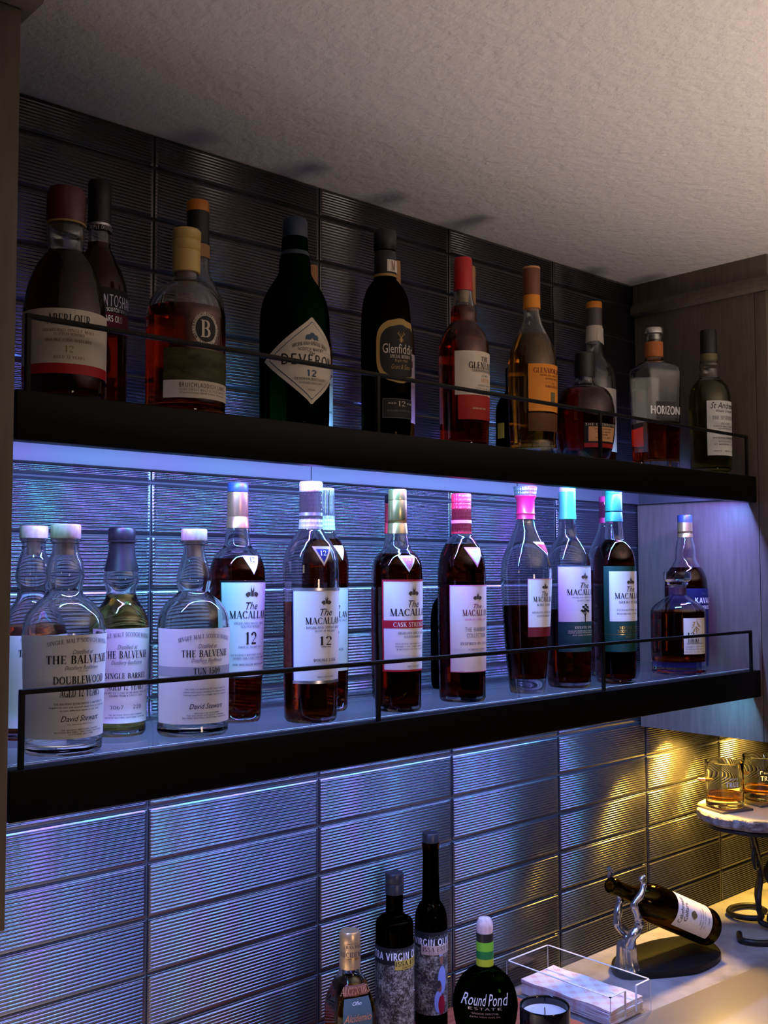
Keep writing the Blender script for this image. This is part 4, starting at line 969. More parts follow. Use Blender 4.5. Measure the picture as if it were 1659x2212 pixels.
    {'key': 'glenlivet', 'loc': (0.3774, -0.158, 0.4372), 'rz': 6.3, 'prof': [(0.0297, 0.0), (0.03217, 0.00647), (0.03279, 0.01617), (0.03403, 0.10764), (0.03403, 0.12952), (0.03279, 0.14392), (0.02784, 0.15646), (0.02042, 0.16712), (0.01732, 0.17214), (0.01732, 0.18282), (0.01609, 0.19037), (0.01485, 0.1954), (0.01237, 0.21051), (0.01176, 0.2332)], 'base': 0.00866, 'level': 0.19288, 'caps': [('foil_sleeve', 'red_foil', [(0.01268, 0.21429), (0.01256, 0.22942), (0.01256, 0.23068), (0.01219, 0.25657), (0.01114, 0.2591), (0.0, 0.2591)]), ('cork', 'cork', [(0.00681, 0.19855), (0.00804, 0.21177), (0.00804, 0.21429), (0.0, 0.21429)])], 'labels': [{'mat': 'cream_dim', 'T': [('THE', 0.11394, 0.00673, 0.01485, 's', 'black'), ('GLENLIVET', 0.10416, 0.00856, 0.05035, 's', 'black'), ('CARIBBEAN RESERVE', 0.09988, 0.00305, 0.04207, 'b', 'black'), ('ESTD', 0.09378, 0.00244, 0.01114, 's', 'grey'), ('1824', 0.08707, 0.00488, 0.01609, 's', 'tan_label'), ('SINGLE MALT', 0.08097, 0.00244, 0.02475, 'b', 'grey'), ('SCOTCH WHISKY', 0.0767, 0.00244, 0.03093, 'b', 'grey')], 'palm': (0.06939, 0.07609), 'a': 0.0, 'ha': 73.3, 'z': (0.06939, 0.12739)}, {'mat': 'red_label', 'T': [('AMERICAN OAK', 0.05052, 0.00243, 0.02104, 'b', 'cream_dim', -16)], 'a': 0.0, 'ha': 66.5, 'z': (0.03715, 0.06939)}], 'sec': 'round'},
    {'key': 'glenlivet_back', 'loc': (0.4937, -0.06, 0.4372), 'rz': -23.6, 'prof': [(0.02469, 0.0), (0.02675, 0.00788), (0.02744, 0.02267), (0.02812, 0.1438), (0.02606, 0.1681), (0.01852, 0.18896), (0.01166, 0.20637), (0.01029, 0.22031), (0.0096, 0.27621)], 'base': 0.00549, 'level': 0.17852, 'caps': [('foil_sleeve', 'tan_label', [(0.01063, 0.23426), (0.01029, 0.27621), (0.01063, 0.27832), (0.01029, 0.28812), (0.0096, 0.29233), (0.0, 0.29303)])], 'labels': [], 'sec': 'round'},
    {'key': 'glenmo', 'loc': (0.5204, -0.158, 0.4372), 'rz': 2.5, 'prof': [(0.03308, 0.0), (0.03441, 0.00602), (0.03242, 0.02259), (0.03375, 0.04523), (0.03507, 0.12611), (0.03375, 0.14283), (0.02845, 0.16293), (0.02051, 0.1797), (0.01456, 0.19313), (0.01191, 0.20657), (0.01125, 0.22003), (0.01059, 0.26048)], 'base': 0.01191, 'level': 0.17567, 'caps': [('foil_sleeve', 'brown_foil', [(0.01224, 0.2335), (0.01257, 0.26048), (0.01257, 0.27129), (0.01125, 0.27467), (0.0, 0.27535)]), ('neck_band', 'orange_label', [(0.01244, 0.21464), (0.01211, 0.23485), (0.0, 0.23552)]), ('cap_band', 'tan_label', [(0.01277, 0.27197), (0.01224, 0.27501), (0.0, 0.27535)])], 'labels': [{'mat': 'orange_label', 'T': [('GLENMORANGIE', 0.11613, 0.0072, 0.06213, 's', 'maroon'), ('HIGHLAND SINGLE MALT', 0.11155, 0.00262, 0.04367, 's', 'maroon'), ('SCOTCH WHISKY', 0.10697, 0.00261, 0.02779, 's', 'maroon'), ('THE', 0.10109, 0.00196, 0.00529, 's', 'maroon'), ('ORIGINAL', 0.09587, 0.00327, 0.02779, 's', 'maroon')], 'stamp': (0.07564, 0.08999), 'a': 0.0, 'ha': 62.5, 'z': (0.0626, 0.12922)}, {'mat': 'brown_label', 'T': [], 'a': 0.0, 'ha': 63.6, 'z': (0.03462, 0.06)}], 'sec': 'round'},
    {'key': 'mini_dark', 'loc': (0.5853, -0.06, 0.4372), 'rz': -66.8, 'prof': [(0.01998, 0.0), (0.02212, 0.00694), (0.02212, 0.07675), (0.0214, 0.09111), (0.0157, 0.10405), (0.00856, 0.11268), (0.00642, 0.11987), (0.00642, 0.14148)], 'base': 0.00357, 'level': None, 'caps': [('stopper', 'black_cap', [(0.00713, 0.13788), (0.00713, 0.15158), (0.00642, 0.1523), (0.0, 0.1523)])], 'labels': [{'mat': 'orange_label', 'T': [], 'a': -23.5, 'ha': 17.1, 'z': (0.04125, 0.0646)}], 'sec': 'round'},
    {'key': 'glenrothes', 'loc': (0.6335, -0.165, 0.4372), 'rz': -20.1, 'prof': [(0.02773, 0.0), (0.03328, 0.00509), (0.04021, 0.02328), (0.04368, 0.04879), (0.04437, 0.06979), (0.0416, 0.09213), (0.03328, 0.1082), (0.02427, 0.11309), (0.01664, 0.11659), (0.01317, 0.12149), (0.01248, 0.13129), (0.01179, 0.14671)], 'base': 0.01525, 'level': 0.1103, 'caps': [('foil_sleeve', 'black_cap', [(0.01491, 0.12779), (0.01525, 0.1397), (0.01456, 0.16355), (0.01248, 0.16565), (0.0, 0.16635)])], 'labels': [{'mat': 'black_paper', 'T': [('THE GLENROTHES', 0.0504, 0.00339, 0.05824, 'b', 'cream_dim')], 'band': (0.0192, 0.0253, 'red_label'), 'a': 5.1, 'ha': 40.6, 'z': (0.0192, 0.05447)}, {'mat': 'tan_label', 'T': [('SPEYSIDE SINGLE MALT', 0.04429, 0.00204, 0.03051, 'b', 'black'), ('SCOTCH WHISKY', 0.04022, 0.00204, 0.02773, 'b', 'black'), ('1998', 0.03615, 0.00203, 0.01387, 'b', 'black'), ('BOTTLED 2010', 0.03208, 0.00203, 0.02635, 'b', 'black')], 'lift': 1, 'a': 4.9, 'ha': 31.9, 'z': (0.02801, 0.04904)}], 'sec': 'round'},
    {'key': 'clear_orange', 'loc': (0.8013, -0.062, 0.4372), 'rz': -24.0, 'prof': [(0.03111, 0.0), (0.03344, 0.00848), (0.03422, 0.02121), (0.03422, 0.15272), (0.03266, 0.17001), (0.02566, 0.18575), (0.01711, 0.19835), (0.014, 0.20781), (0.01322, 0.22359), (0.01244, 0.25519)], 'base': 0.00778, 'level': 0.07435, 'caps': [('foil_sleeve', 'grey_cap', [(0.01361, 0.24886), (0.01322, 0.2631), (0.01322, 0.28052), (0.0, 0.28131)]), ('stopper', 'orange_cap', [(0.01345, 0.28052), (0.01361, 0.28131), (0.01361, 0.28923), (0.01283, 0.29161), (0.0, 0.29161)]), ('neck_band', 'cream_dim', [(0.01478, 0.22359), (0.01361, 0.25044), (0.0, 0.25124)])], 'labels': [{'mat': 'cream_dim', 'T': [('AGED', 0.11182, 0.00462, 0.02333, 's', 'grey')], 'a': 0.0, 'ha': 54.8, 'z': (0.03576, 0.14111)}, {'mat': 'cream_dim', 'T': [('N', 0.22933, 0.00932, 0.00622, 's', 'grey')], 'shape': 'disc', 'neck': 1, 'lift': 2, 'a': 48.5, 'ha': 64.3, 'z': (0.21847, 0.24642)}], 'sec': 'round'},
    {'key': 'square_decanter', 'loc': (0.8434, -0.15, 0.4372), 'rz': -23.8, 'prof': [(0.03502, 0.0), (0.03807, 0.0054), (0.03883, 0.02069), (0.04187, 0.13052), (0.04263, 0.16282), (0.04035, 0.17052), (0.02893, 0.17822), (0.01827, 0.18285), (0.01447, 0.18824), (0.0137, 0.2114), (0.01447, 0.22453)], 'base': 0.01979, 'level': 0.08066, 'caps': [('stopper', 'silver_cap', [(0.01066, 0.21912), (0.01142, 0.22762), (0.01561, 0.22917), (0.01561, 0.23613), (0.01447, 0.23845), (0.0, 0.23845)]), ('neck_band', 'amber_label', [(0.01477, 0.18979), (0.01477, 0.21448), (0.0, 0.21526)])], 'labels': [{'mat': 'smoke_label', 'T': [('HORIZON', 0.0919, 0.01275, 0.04568, 'bn', 'silver'), ('STRAIGHT BOURBON WHISKEY', 0.08665, 0.00225, 0.04263, 'b', 'grey')], 'a': 0.0, 'ha': 30.0, 'z': (0.08291, 0.11216)}], 'sec': 'square'},
    {'key': 'st_andrews', 'loc': (0.9461, -0.19, 0.4372), 'rz': -13.9, 'prof': [(0.0296, 0.0), (0.03272, 0.00625), (0.0335, 0.01953), (0.03428, 0.1135), (0.0335, 0.13078), (0.0296, 0.14651), (0.02181, 0.15752), (0.01714, 0.16225), (0.01558, 0.17643), (0.01636, 0.18431), (0.0148, 0.19062), (0.01324, 0.20009), (0.01324, 0.22379)], 'base': 0.00935, 'level': 0.15674, 'caps': [('foil_sleeve', 'black_cap', [(0.01402, 0.20404), (0.01363, 0.22379), (0.01348, 0.24119), (0.01246, 0.24436), (0.0, 0.24515)]), ('neck_band', 'olive_dim', [(0.01465, 0.18904), (0.01402, 0.20325), (0.0, 0.20404)])], 'labels': [{'mat': 'white_dim', 'T': [('St Andrews', 0.10656, 0.01081, 0.05317, 'i', 'black'), ('Whisky Company', 0.10039, 0.00463, 0.03583, 'i', 'black'), ('THE SEVENTEEN', 0.08806, 0.00617, 0.0483, 's', 'grey'), ('SPEYSIDE', 0.07958, 0.00308, 0.02025, 'b', 'black'), ('SINGLE MALT SCOTCH', 0.07573, 0.00231, 0.04518, 'b', 'black'), ('AGED SEVENTEEN YEARS', 0.07188, 0.00231, 0.03116, 'b', 'grey'), ('SINGLE CASK', 0.06265, 0.00231, 0.02804, 'b', 'grey'), ('NATURAL STRENGTH', 0.05649, 0.00231, 0.04674, 'b', 'black'), ('BOTTLED IN SCOTLAND', 0.05034, 0.00231, 0.02804, 'b', 'grey'), ('ST ANDREWS, FIFE', 0.04573, 0.00231, 0.04207, 'b', 'black'), ('70CL  46% VOL', 0.03498, 0.0023, 0.04674, 'i', 'black')], 'a': 0.0, 'ha': 54.1, 'z': (0.02883, 0.11969)}], 'sec': 'round'},
    {'key': 'oil_square', 'loc': (0.2306, -0.095, -0.3614), 'rz': -19.4, 'prof': [(0.03222, 0.0), (0.03452, 0.00718), (0.0351, 0.05597), (0.0351, 0.09518), (0.03337, 0.10528), (0.02302, 0.12777), (0.01438, 0.14015), (0.01323, 0.14692), (0.01266, 0.17965)], 'base': 0.0046, 'level': 0.13283, 'caps': [('cap', 'gold_oil', [(0.01323, 0.14692), (0.01323, 0.17287), (0.01289, 0.17343), (0.01323, 0.17456), (0.01323, 0.1887), (0.01151, 0.19153), (0.0, 0.19153)])], 'labels': [{'mat': 'gold_oil', 'T': [('FRANTOIO', 0.17356, 0.00386, 0.02302, 's', 'dark_print'), ('ALCIDEMIO', 0.16309, 0.00606, 0.03222, 's', 'dark_print')], 'neck': 1, 'a': 0.0, 'ha': 41.7, 'z': (0.16199, 0.17851)}, {'mat': 'rust_label', 'T': [('ALCEDEMIO', 0.12135, 0.00878, 0.03567, 's', 'orange_print')], 'half': 38, 'a': 0.0, 'ha': 4.2, 'z': (0.1197, 0.13177)}, {'mat': 'slate_label', 'T': [('Olio', 0.10929, 0.00438, 0.01151, 'i', 'white'), ('Alcidemio', 0.09068, 0.0093, 0.03107, 'i', 'orange_print')], 'half': 36, 'a': 0.0, 'ha': 11.6, 'z': (0.04267, 0.11751)}], 'sec': 'square'},
    {'key': 'oil_virgin', 'loc': (0.3252, -0.075, -0.3614), 'rz': -12.9, 'prof': [(0.02319, 0.0), (0.02503, 0.00241), (0.02503, 0.03893), (0.02503, 0.17015), (0.02441, 0.17614), (0.02258, 0.17974), (0.01526, 0.18395), (0.01221, 0.18695), (0.0116, 0.19416), (0.01129, 0.23026)], 'base': 0.00488, 'level': None, 'caps': [('cap', 'black_cap', [(0.01251, 0.2128), (0.01251, 0.22544), (0.01221, 0.22604), (0.01251, 0.22664), (0.01251, 0.2381), (0.0116, 0.23991), (0.0, 0.23991)])], 'labels': [{'mat': 'grove', 'T': [('EXTRA VIRGIN OLIVE OIL', 0.13412, 0.00941, 0.11475, 'bb', 'white'), ('by Cold Press', 0.14235, 0.0053, 0.03906, 'i', 'grey')], 'band': (0.12824, 0.14941, 'black_paper'), 'half': 150, 'a': 0.0, 'ha': 108.5, 'z': (0.0311, 0.14941)}, {'mat': 'mustard', 'T': [('ISSA ESTATE', 0.12707, 0.00588, 0.05127, 's', 'black'), ('MARTIN, CROATIA', 0.12354, 0.00235, 0.03296, 'b', 'dark_print')], 'lift': 2, 'a': 30.3, 'ha': 59.4, 'z': (0.12237, 0.13412)}], 'sec': 'round'},
    {'key': 'oil_tall', 'loc': (0.413, -0.055, -0.3614), 'rz': -8.0, 'prof': [(0.02059, 0.0), (0.02187, 0.0012), (0.02252, 0.01956), (0.02252, 0.14837), (0.02187, 0.16101), (0.01737, 0.17365), (0.01287, 0.17998), (0.0119, 0.18948), (0.01126, 0.25299), (0.01126, 0.2721)], 'base': 0.00515, 'level': None, 'caps': [('cap', 'black_cap', [(0.0119, 0.26063), (0.0119, 0.27147), (0.01094, 0.27338), (0.0, 0.27338)]), ('neck_band', 'clear_amber', [(0.01209, 0.25299), (0.01209, 0.26), (0.0, 0.26063)])], 'labels': [{'mat': 'grove', 'T': [('VIRGIN OLIVE OIL', 0.12588, 0.0087, 0.08235, 'bb', 'white'), ('by Cold Press', 0.13396, 0.0056, 0.03603, 'i', 'grey')], 'band': (0.12215, 0.14329, 'black_paper'), 'half': 150, 'people': 1, 'a': 0.0, 'ha': 109.1, 'z': (0.03301, 0.14329)}, {'mat': 'tan_paper', 'T': [('ISSA ESTATE', 0.11781, 0.00621, 0.04889, 's', 'dark_print'), ('MARTIN, CROATIA', 0.1147, 0.00186, 0.03217, 'b', 'grey')], 'lift': 2, 'a': -4.2, 'ha': 67.7, 'z': (0.11346, 0.12588)}], 'sec': 'round'},
    {'key': 'oil_round', 'loc': (0.4191, -0.15, -0.3614), 'rz': -47.8, 'prof': [(0.01842, 0.0), (0.02578, 0.00519), (0.03561, 0.02745), (0.04174, 0.05318), (0.04297, 0.06633), (0.04052, 0.08309), (0.03192, 0.10107), (0.01964, 0.11187), (0.01228, 0.11607), (0.01105, 0.12148), (0.01105, 0.15517)], 'base': 0.00368, 'level': None, 'caps': [('stopper', 'cork_pale', [(0.01074, 0.15878), (0.01105, 0.16722), (0.01044, 0.17326), (0.00798, 0.17748), (0.00368, 0.17869), (0.0, 0.17869)]), ('neck_band', 'black_cap', [(0.01142, 0.14854), (0.01142, 0.15939), (0.0, 0.15999)]), ('green_band', 'lime_label', [(0.01166, 0.13711), (0.01166, 0.14854), (0.0, 0.14915)]), ('green_band', 'green_label', [(0.01166, 0.12689), (0.01166, 0.13711), (0.0, 0.13771)]), ('green_band', 'yellow_label', [(0.01166, 0.11727), (0.01166, 0.12689), (0.0, 0.12749)])], 'labels': [{'mat': 'NONE', 'T': [('Round Pond', 0.07271, 0.01571, 0.05157, 'i', 'white'), ('ESTATE', 0.06748, 0.00291, 0.04052, 'b', 'silver'), ('SPANISH VARIETAL', 0.06167, 0.00232, 0.03192, 'b', 'silver'), ('EXTRA VIRGIN OLIVE OIL', 0.05761, 0.00174, 0.03561, 'b', 'silver')], 'a': 0.0, 'ha': 45.6, 'z': (0.06341, 0.09249)}], 'sec': 'flat'},
]
# ------------------------------------------------------------------ the room
TW, TH_ = 0.2565, 0.06394       # tile pitch
XL, XR = -0.283, 1.009          # inner faces of the two cabinets
ZCEIL, ZCOUNT, ZCAB = 0.808, -0.3774, -0.0076


def tiled_wall():
    v, f, mi = [], [], []
    def strip(sections, m):
        """sections: list of (x, [(y,z)...])"""
        o = len(v)
        n = len(sections[0][1])
        for x, pr in sections:
            v.extend((x, y, z) for y, z in pr)
        for i in range(len(sections) - 1):
            for k in range(n - 1):
                a = o + i * n + k
                f.append((a, a + 1, a + n + 1, a + n))
                mi.append(m)
    g = .0011
    for row in range(-13, 7):
        zt, zb = -row * TH_, -(row + 1) * TH_
        if zb > ZCEIL: continue
        zt = min(zt, ZCEIL + .001)
        z0, z1 = zb + g, zt - g
        full = (zt - zb) > TH_ * .99
        nr = 14 if full else max(2, int(14 * (zt - zb) / TH_))
        m0 = .0026
        pr = [(.0022, z0), (.0004, z0 + .0002), (0, z0 + .0008), (0, z0 + m0)]
        pitch = (z1 - z0 - 2 * m0) / nr
        for i in range(nr):
            for k in range(8):
                t = (k + .5) / 8
                pr.append((-.0021 * sin(pi * t) ** .8, z0 + m0 + pitch * (i + .05 + .90 * t)))
        pr += [(0, z1 - m0), (0, z1 - .0008), (.0004, z1 - .0002), (.0022, z1)]
        flat = [(max(y, 0), z) for y, z in pr]
        back = [(.0022, z) for y, z in pr]
        for c in range(-2, 8):
            x0, x1 = c * TW + g, (c + 1) * TW - g
            strip([(x0, back), (x0 + .0004, flat), (x0 + .003, flat), (x0 + .0046, pr), (x1 - .0046, pr), (x1 - .003, flat), (x1 - .0004, flat), (x1, back)], 0)
    o = len(v)
    v.extend([(-.6, .002, -.5), (2.1, .002, -.5), (2.1, .002, ZCEIL + .01), (-.6, .002, ZCEIL + .01)])
    f.append((o, o + 1, o + 2, o + 3)); mi.append(1)
    v.extend([(-.6, .10, -.5), (2.1, .10, -.5), (2.1, .10, ZCEIL + .01), (-.6, .10, ZCEIL + .01)])
    f.append((o + 7, o + 6, o + 5, o + 4)); mi.append(1)
    return mesh_obj('wall_back', v, f, ['ribbed_tile', 'grout'], None, 50, mi)


tag(tiled_wall(), 'dark ribbed tile wall behind the shelves', 'wall', kind='structure')
mb = MB()
mb.box(-2.2, 3.2, -3.4, .10, ZCEIL, ZCEIL + .05)
tag(mb.build('ceiling', 'ceiling_paint'), 'textured plaster ceiling above the shelves', 'ceiling', kind='structure')

# counter
root = empty('countertop', (0.75, -0.3, ZCOUNT - .03), 0, 'mottled pale grey stone countertop below the tiled wall', 'countertop')
mb = MB()
mb.box(-1.45, 1.45, -.35, .298, 0, .03, bev=.002)
mb.build('slab', 'quartz', root, 30)


def cabinet(name, x0, x1, sgn, label):
    """wall cabinet; sgn=+1 when its visible side faces -x"""
    yf = -.262 if sgn > 0 else -.274
    rt_ = empty(name, ((x0 + x1) / 2, 0, ZCAB), 0, label, 'cabinet', None)
    cx = (x0 + x1) / 2
    H = ZCEIL - ZCAB
    m_ = MB()
    m_.box(x0 - cx, x1 - cx, yf + .022, -.0025, 0, H - .001)
    m_.build('body', 'cabinet_laminate', rt_, 30)
    m_ = MB()
    xi = x0 if sgn > 0 else x1
    a, b = sorted((xi - cx, xi - cx + sgn * .022))
    m_.box(a, b, yf, yf + .0212, 0, H - .06, bev=.0008)
    m_.build('face_frame', 'cabinet_laminate', rt_, 30)
    a, b = sorted((xi - cx + sgn * .024, (x1 if sgn > 0 else x0) - cx - sgn * .002))
    m_ = MB()
    m_.box(a, b, yf - .002, yf + .0212, .002, H - .065, bev=.001)
    m_.build('door', 'cabinet_laminate', rt_, 30)
    # crown moulding wraps the visible side and the front
    pr = [(0, .748), (.006, .748), (.013, .752), (.0145, .760), (.012, .766), (.006, .772), (.0045, .808)]
    m_ = MB()
    yb = -.003
    v = []
    for d, z in pr:
        xs = xi - cx - sgn * d
        v += [(xs, yb, z - ZCAB), (xs, yf - d, z - ZCAB), ((x1 if sgn > 0 else x0) - cx, yf - d, z - ZCAB)]
    n = len(pr)
    f = []
    for i in range(n - 1):
        for k in range(2):
            q = i * 3 + k
            f.append((q, q + 1, q + 4, q + 3))
    m_.add(v, f)
    m_.build('crown_moulding', 'cabinet_laminate', rt_, 30)
    return rt_


cabinet('wall_cabinet', XR, XR + .62, 1, 'grey brown wall cabinet whose lit side panel closes the shelves at the right')
cabinet('wall_cabinet', XL - .62, XL, -1, 'dark brown wall cabinet at the left picture edge, nearest the viewer')


# ------------------------------------------------------------------ shelves
def shelf(label, zfb, group):
    """zfb = underside height of the front fascia"""
    D = -.2396
    x0, x1 = XL + .016, XR - .004
    rt_ = empty('display_shelf', ((x0 + x1) / 2, -.12, zfb), 0, label, 'shelf', group)
    cx, cyy = (x0 + x1) / 2, -.12
    ht = .0435
    m_ = MB(); m_.box(x0 - cx, x1 - cx, D - cyy, D + .018 - cyy, 0, ht, bev=.0014)
    m_.build('front_fascia', 'black_steel', rt_, 30)
    m_ = MB(); m_.box(x0 - cx, x1 - cx, -.0195 - cyy, -.0035 - cyy, .0065, ht - .0062, bev=.0006)
    for xb in (.25, .67):      # joint plates on the rear rail
        m_.box(xb - .022 - cx, xb + .022 - cx, -.0206 - cyy, -.0195 - cyy, .0075, ht - .008)
    m_.build('rear_rail', 'brushed_steel', rt_, 30)
    for xs in (x0, x1 - .016):
        m_ = MB(); m_.box(xs - cx, xs + .016 - cx, D + .0185 - cyy, -.0198 - cyy, .0065, ht - .0062, bev=.0006)
        m_.build('side_rail', 'brushed_steel', rt_, 30)
    m_ = MB(); m_.box(x0 + .001 - cx, x1 - .001 - cx, D + .0188 - cyy, -.0037 - cyy, ht - .0058, ht + .0012, bev=.0007)
    gp = m_.build('glass_panel', 'shelf_glass', rt_, 30)
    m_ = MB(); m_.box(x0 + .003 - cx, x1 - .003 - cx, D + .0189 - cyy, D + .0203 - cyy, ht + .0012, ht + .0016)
    m_.build('edge_glow', 'edge_glow', gp, 30)  # painted strip standing in for the edge-lit glow of the panel
    # lamp tape on the inner face of the fascia
    m_ = MB()
    xa, xb = x0 + .0165, x1 - .0165
    tri = [(D + .0182 - cyy, .0112), (D + .0182 - cyy, .0200), (D + .0270 - cyy, .0200)]
    m_.add([(x - cx, y, z) for x in (xa, xb) for y, z in tri], [(0, 1, 2), (5, 4, 3), (0, 3, 4, 1), (1, 4, 5, 2), (2, 5, 3, 0)])
    chan = m_.build('light_channel', 'brushed_steel', rt_, 30)
    n = 120
    xa, xb = xa + .002, xb - .002
    v, f = [], []
    for i in range(n + 1):
        x = xa + (xb - xa) * i / n
        v += [(x - cx, D + .0203 - cyy, .0127), (x - cx, D + .0259 - cyy, .0183)]
    for i in range(n):
        f.append((2 * i, 2 * i + 1, 2 * i + 3, 2 * i + 2))
    st = mesh_obj('led_tape', v, f, 'led_glow' if zfb > .2 else 'led_glow_lower', chan)
    # guard rail: a thin flat bar on posts
    y0, y1 = D + .001 - cyy, D + .0055 - cyy
    zr = .1065 - (.0005 if zfb < .2 else .0)
    m_ = MB()
    xs0, xs1 = -.2585 - cx, .982 - cx
    m_.box(xs0, xs1, y0, y1, zr, zr + .0045, bev=.0006)
    gr = m_.build('guard_rail', 'rail_steel', rt_, 30)
    for xp in (-.2585, .1494, .5695, .9775):
        m_ = MB(); m_.box(xp - cx, xp + .0045 - cx, y0, y1, ht - .001, zr + .001, bev=.0005)
        m_.build('rail_post', 'rail_steel', gr, 30)
    return rt_


shelf('lower glass shelf with black steel front and guard rail, above the oil bottles', .0673, None)
shelf('upper glass shelf with black steel front and guard rail, nearest the ceiling', .3905, None)

# ------------------------------------------------------------------ bottles
UP, LOW, CNT = 'bottles on the upper shelf', 'bottles on the lower shelf', 'oil bottles on the counter'
META = {
 'balvenie_left': ('clear bottle with pale wood stopper, half hidden by the left cabinet', LOW, 'clear_glass', 'whisky_amber'),
 'balvenie_double': ('nearly empty bottle with pale wood stopper at the left front corner of the lower shelf', LOW, 'clear_glass', 'whisky_amber'),
 'balvenie_barrel': ('round shouldered bottle of pale gold whisky with a dark stopper sleeve and lilac lit label', LOW, 'clear_glass', 'whisky_pale'),
 'balvenie_tun': ('nearly empty clear bottle with pink wood stopper and a grey band across its cream label', LOW, 'clear_glass', 'whisky_amber'),
 'mac_sherry': ('tall red brown whisky bottle with blue cap over copper foil', LOW, 'clear_glass', 'whisky_red'),
 'mac_double': ('tall half full whisky bottle with white dimpled cap and blue triangle on its shoulder', LOW, 'clear_glass', 'whisky_brown'),
 'mac_back': ('full whisky bottle with white dimpled cap standing behind the bottle with the blue triangle', LOW, 'clear_glass', 'whisky_red'),
 'mac_cask': ('dark whisky bottle with gold foil cap and a red stripe across its white label', LOW, 'clear_glass', 'whisky_dark'),
 'mac_red_back': ('bottle with dark top and red sleeve behind the gold capped bottle', LOW, 'clear_glass', 'whisky_dark'),
 'dark_squat': ('short dark bottle without label behind the red dimpled cap bottle', LOW, 'navy_glass', None),
 'mac_harmony': ('dark whisky bottle with red dimpled cap and pink label', LOW, 'clear_glass', 'whisky_dark'),
 'mac_rare': ('wide shouldered clear decanter bottle with silver stopper and hot pink collar', LOW, 'clear_glass', 'whisky_dark'),
 'mac_estate': ('whisky bottle with mint green cap and a tree drawn on its pale label', LOW, 'clear_glass', 'whisky_dark'),
 'mac_maroon_back': ('bottle with maroon cap behind the dark green labelled bottle', LOW, 'clear_glass', 'whisky_dark'),
 'mac_select': ('dark whisky bottle with blue green cap and white panel on a dark green label', LOW, 'clear_glass', 'whisky_dark'),
 'decanter': ('short faceted decanter with wide glass stopper on the lower shelf', LOW, 'clear_glass', 'whisky_amber'),
 'kavalan': ('bottle with blue and gold cap and deep blue label behind the faceted decanter', LOW, 'clear_glass', 'whisky_dark'),
 'aberlour': ('wide bottle of ruby whisky with dark red stopper, leftmost on the upper shelf', UP, 'clear_glass', 'whisky_ruby'),
 'auchentoshan': ('tall bottle with black cap and black label behind the ruby whisky bottle', UP, 'clear_glass', 'whisky_red'),
 'bruich': ('round shouldered bottle with mustard stopper, black roundel and green landscape label', UP, 'clear_glass', 'whisky_orange'),
 'orange_back': ('tall bottle with orange topped black cap behind the mustard stopper', UP, 'clear_glass', 'whisky_brown'),
 'deveron': ('dark green bottle with large cream diamond label', UP, 'dark_green_glass', None),
 'deveron_back': ('bottle with bright white label and orange cork behind the cream diamond label', UP, 'clear_glass', 'whisky_gold'),
 'glenfid': ('dark triangular bottle with black and gold shield label', UP, 'bottle_black_glass', None),
 'glenfid_back': ('slim bottle with cream label behind the gold shield bottle', UP, 'clear_glass', 'whisky_gold'),
 'glenlivet': ('amber whisky bottle with bright red cap and cream and red label', UP, 'clear_glass', 'whisky_orange'),
 'glenlivet_back': ('bottle with tan cap hidden behind the bright red cap bottle', UP, 'clear_glass', 'whisky_brown'),
 'glenmo': ('golden whisky bottle with long neck, brown foil and orange label', UP, 'clear_glass', 'whisky_gold'),
 'mini_dark': ('small dark bottle tucked behind the golden orange label bottle', UP, 'bottle_black_glass', None),
 'glenrothes': ('squat round bottle of red brown whisky with black cap, touching the rail post', UP, 'clear_glass', 'whisky_ruby'),
 'clear_orange': ('tall clear bottle with orange topped cap and cream neck tag behind the squat round bottle', UP, 'clear_glass', 'whisky_brown'),
 'square_decanter': ('square clear bottle with silver stopper and amber neck band, under half full', UP, 'clear_glass', 'whisky_amber'),
 'st_andrews': ('olive yellow whisky bottle with narrow white label at the right end of the upper shelf', UP, 'clear_glass', 'whisky_olive'),
 'oil_square': ('square bottle of golden oil with a gold cap on the counter', CNT, 'clear_glass', 'oil_gold'),
 'oil_virgin': ('dark round shouldered oil bottle with grey picture label and yellow sticker', CNT, 'bottle_black_glass', None),
 'oil_tall': ('tall slim dark oil bottle with long neck and people on its picture label', CNT, 'bottle_black_glass', None),
 'oil_round': ('flat round dark green oil bottle with green striped neck and white script', CNT, 'green_oil_glass', None),
}
for b in BOTTLES:
    lb, grp, gm, lq = META[b['key']]
    nm = 'oil_bottle' if grp == CNT else ('decanter' if 'decanter' in b['key'] else 'whisky_bottle')
    make_bottle(b, nm, lb, 'bottle' if nm != 'decanter' else 'decanter', grp, gm, lq)

# ------------------------------------------------------------------ counter things
# wood board under the oil bottles
root = empty('serving_board', (.37, -.16, ZCOUNT), 0, 'reddish wood board under the oil bottles and candle', 'board')
mb = MB(); mb.box(-.24, .225, -.15, .146, .0, .0156, bev=.002)
mb.build('plank', 'red_wood', root, 30)

# candle
root = empty('candle', (.437, -.236, -.3614), radians(20), 'candle with white wax in a black glass jar in front of the acrylic box', 'candle')
mb = MB()
lathe(mb, [(.027, 0), (.0305, .002), (.0318, .006), (.0320, .084), (.0316, .0855), (.0306, .0858), (.0298, .085), (.0294, .083), (.0290, .008), (.0286, .006)], None, 56)
mb.build('jar', 'candle_jar_black', root, 40)
mb = MB(); lathe(mb, [(.0288, .0072), (.0288, .0755), (.0278, .0745), (.018, .0738), (.006, .0734)], None, 48)
mb.build('wax', 'wax', root, 60)
mb = MB(); mb.tube([(0, 0, .072), (.0002, 0, .077), (.001, .0006, .082)], .0007, 6)
mb.build('wick', 'wick', root, 60)

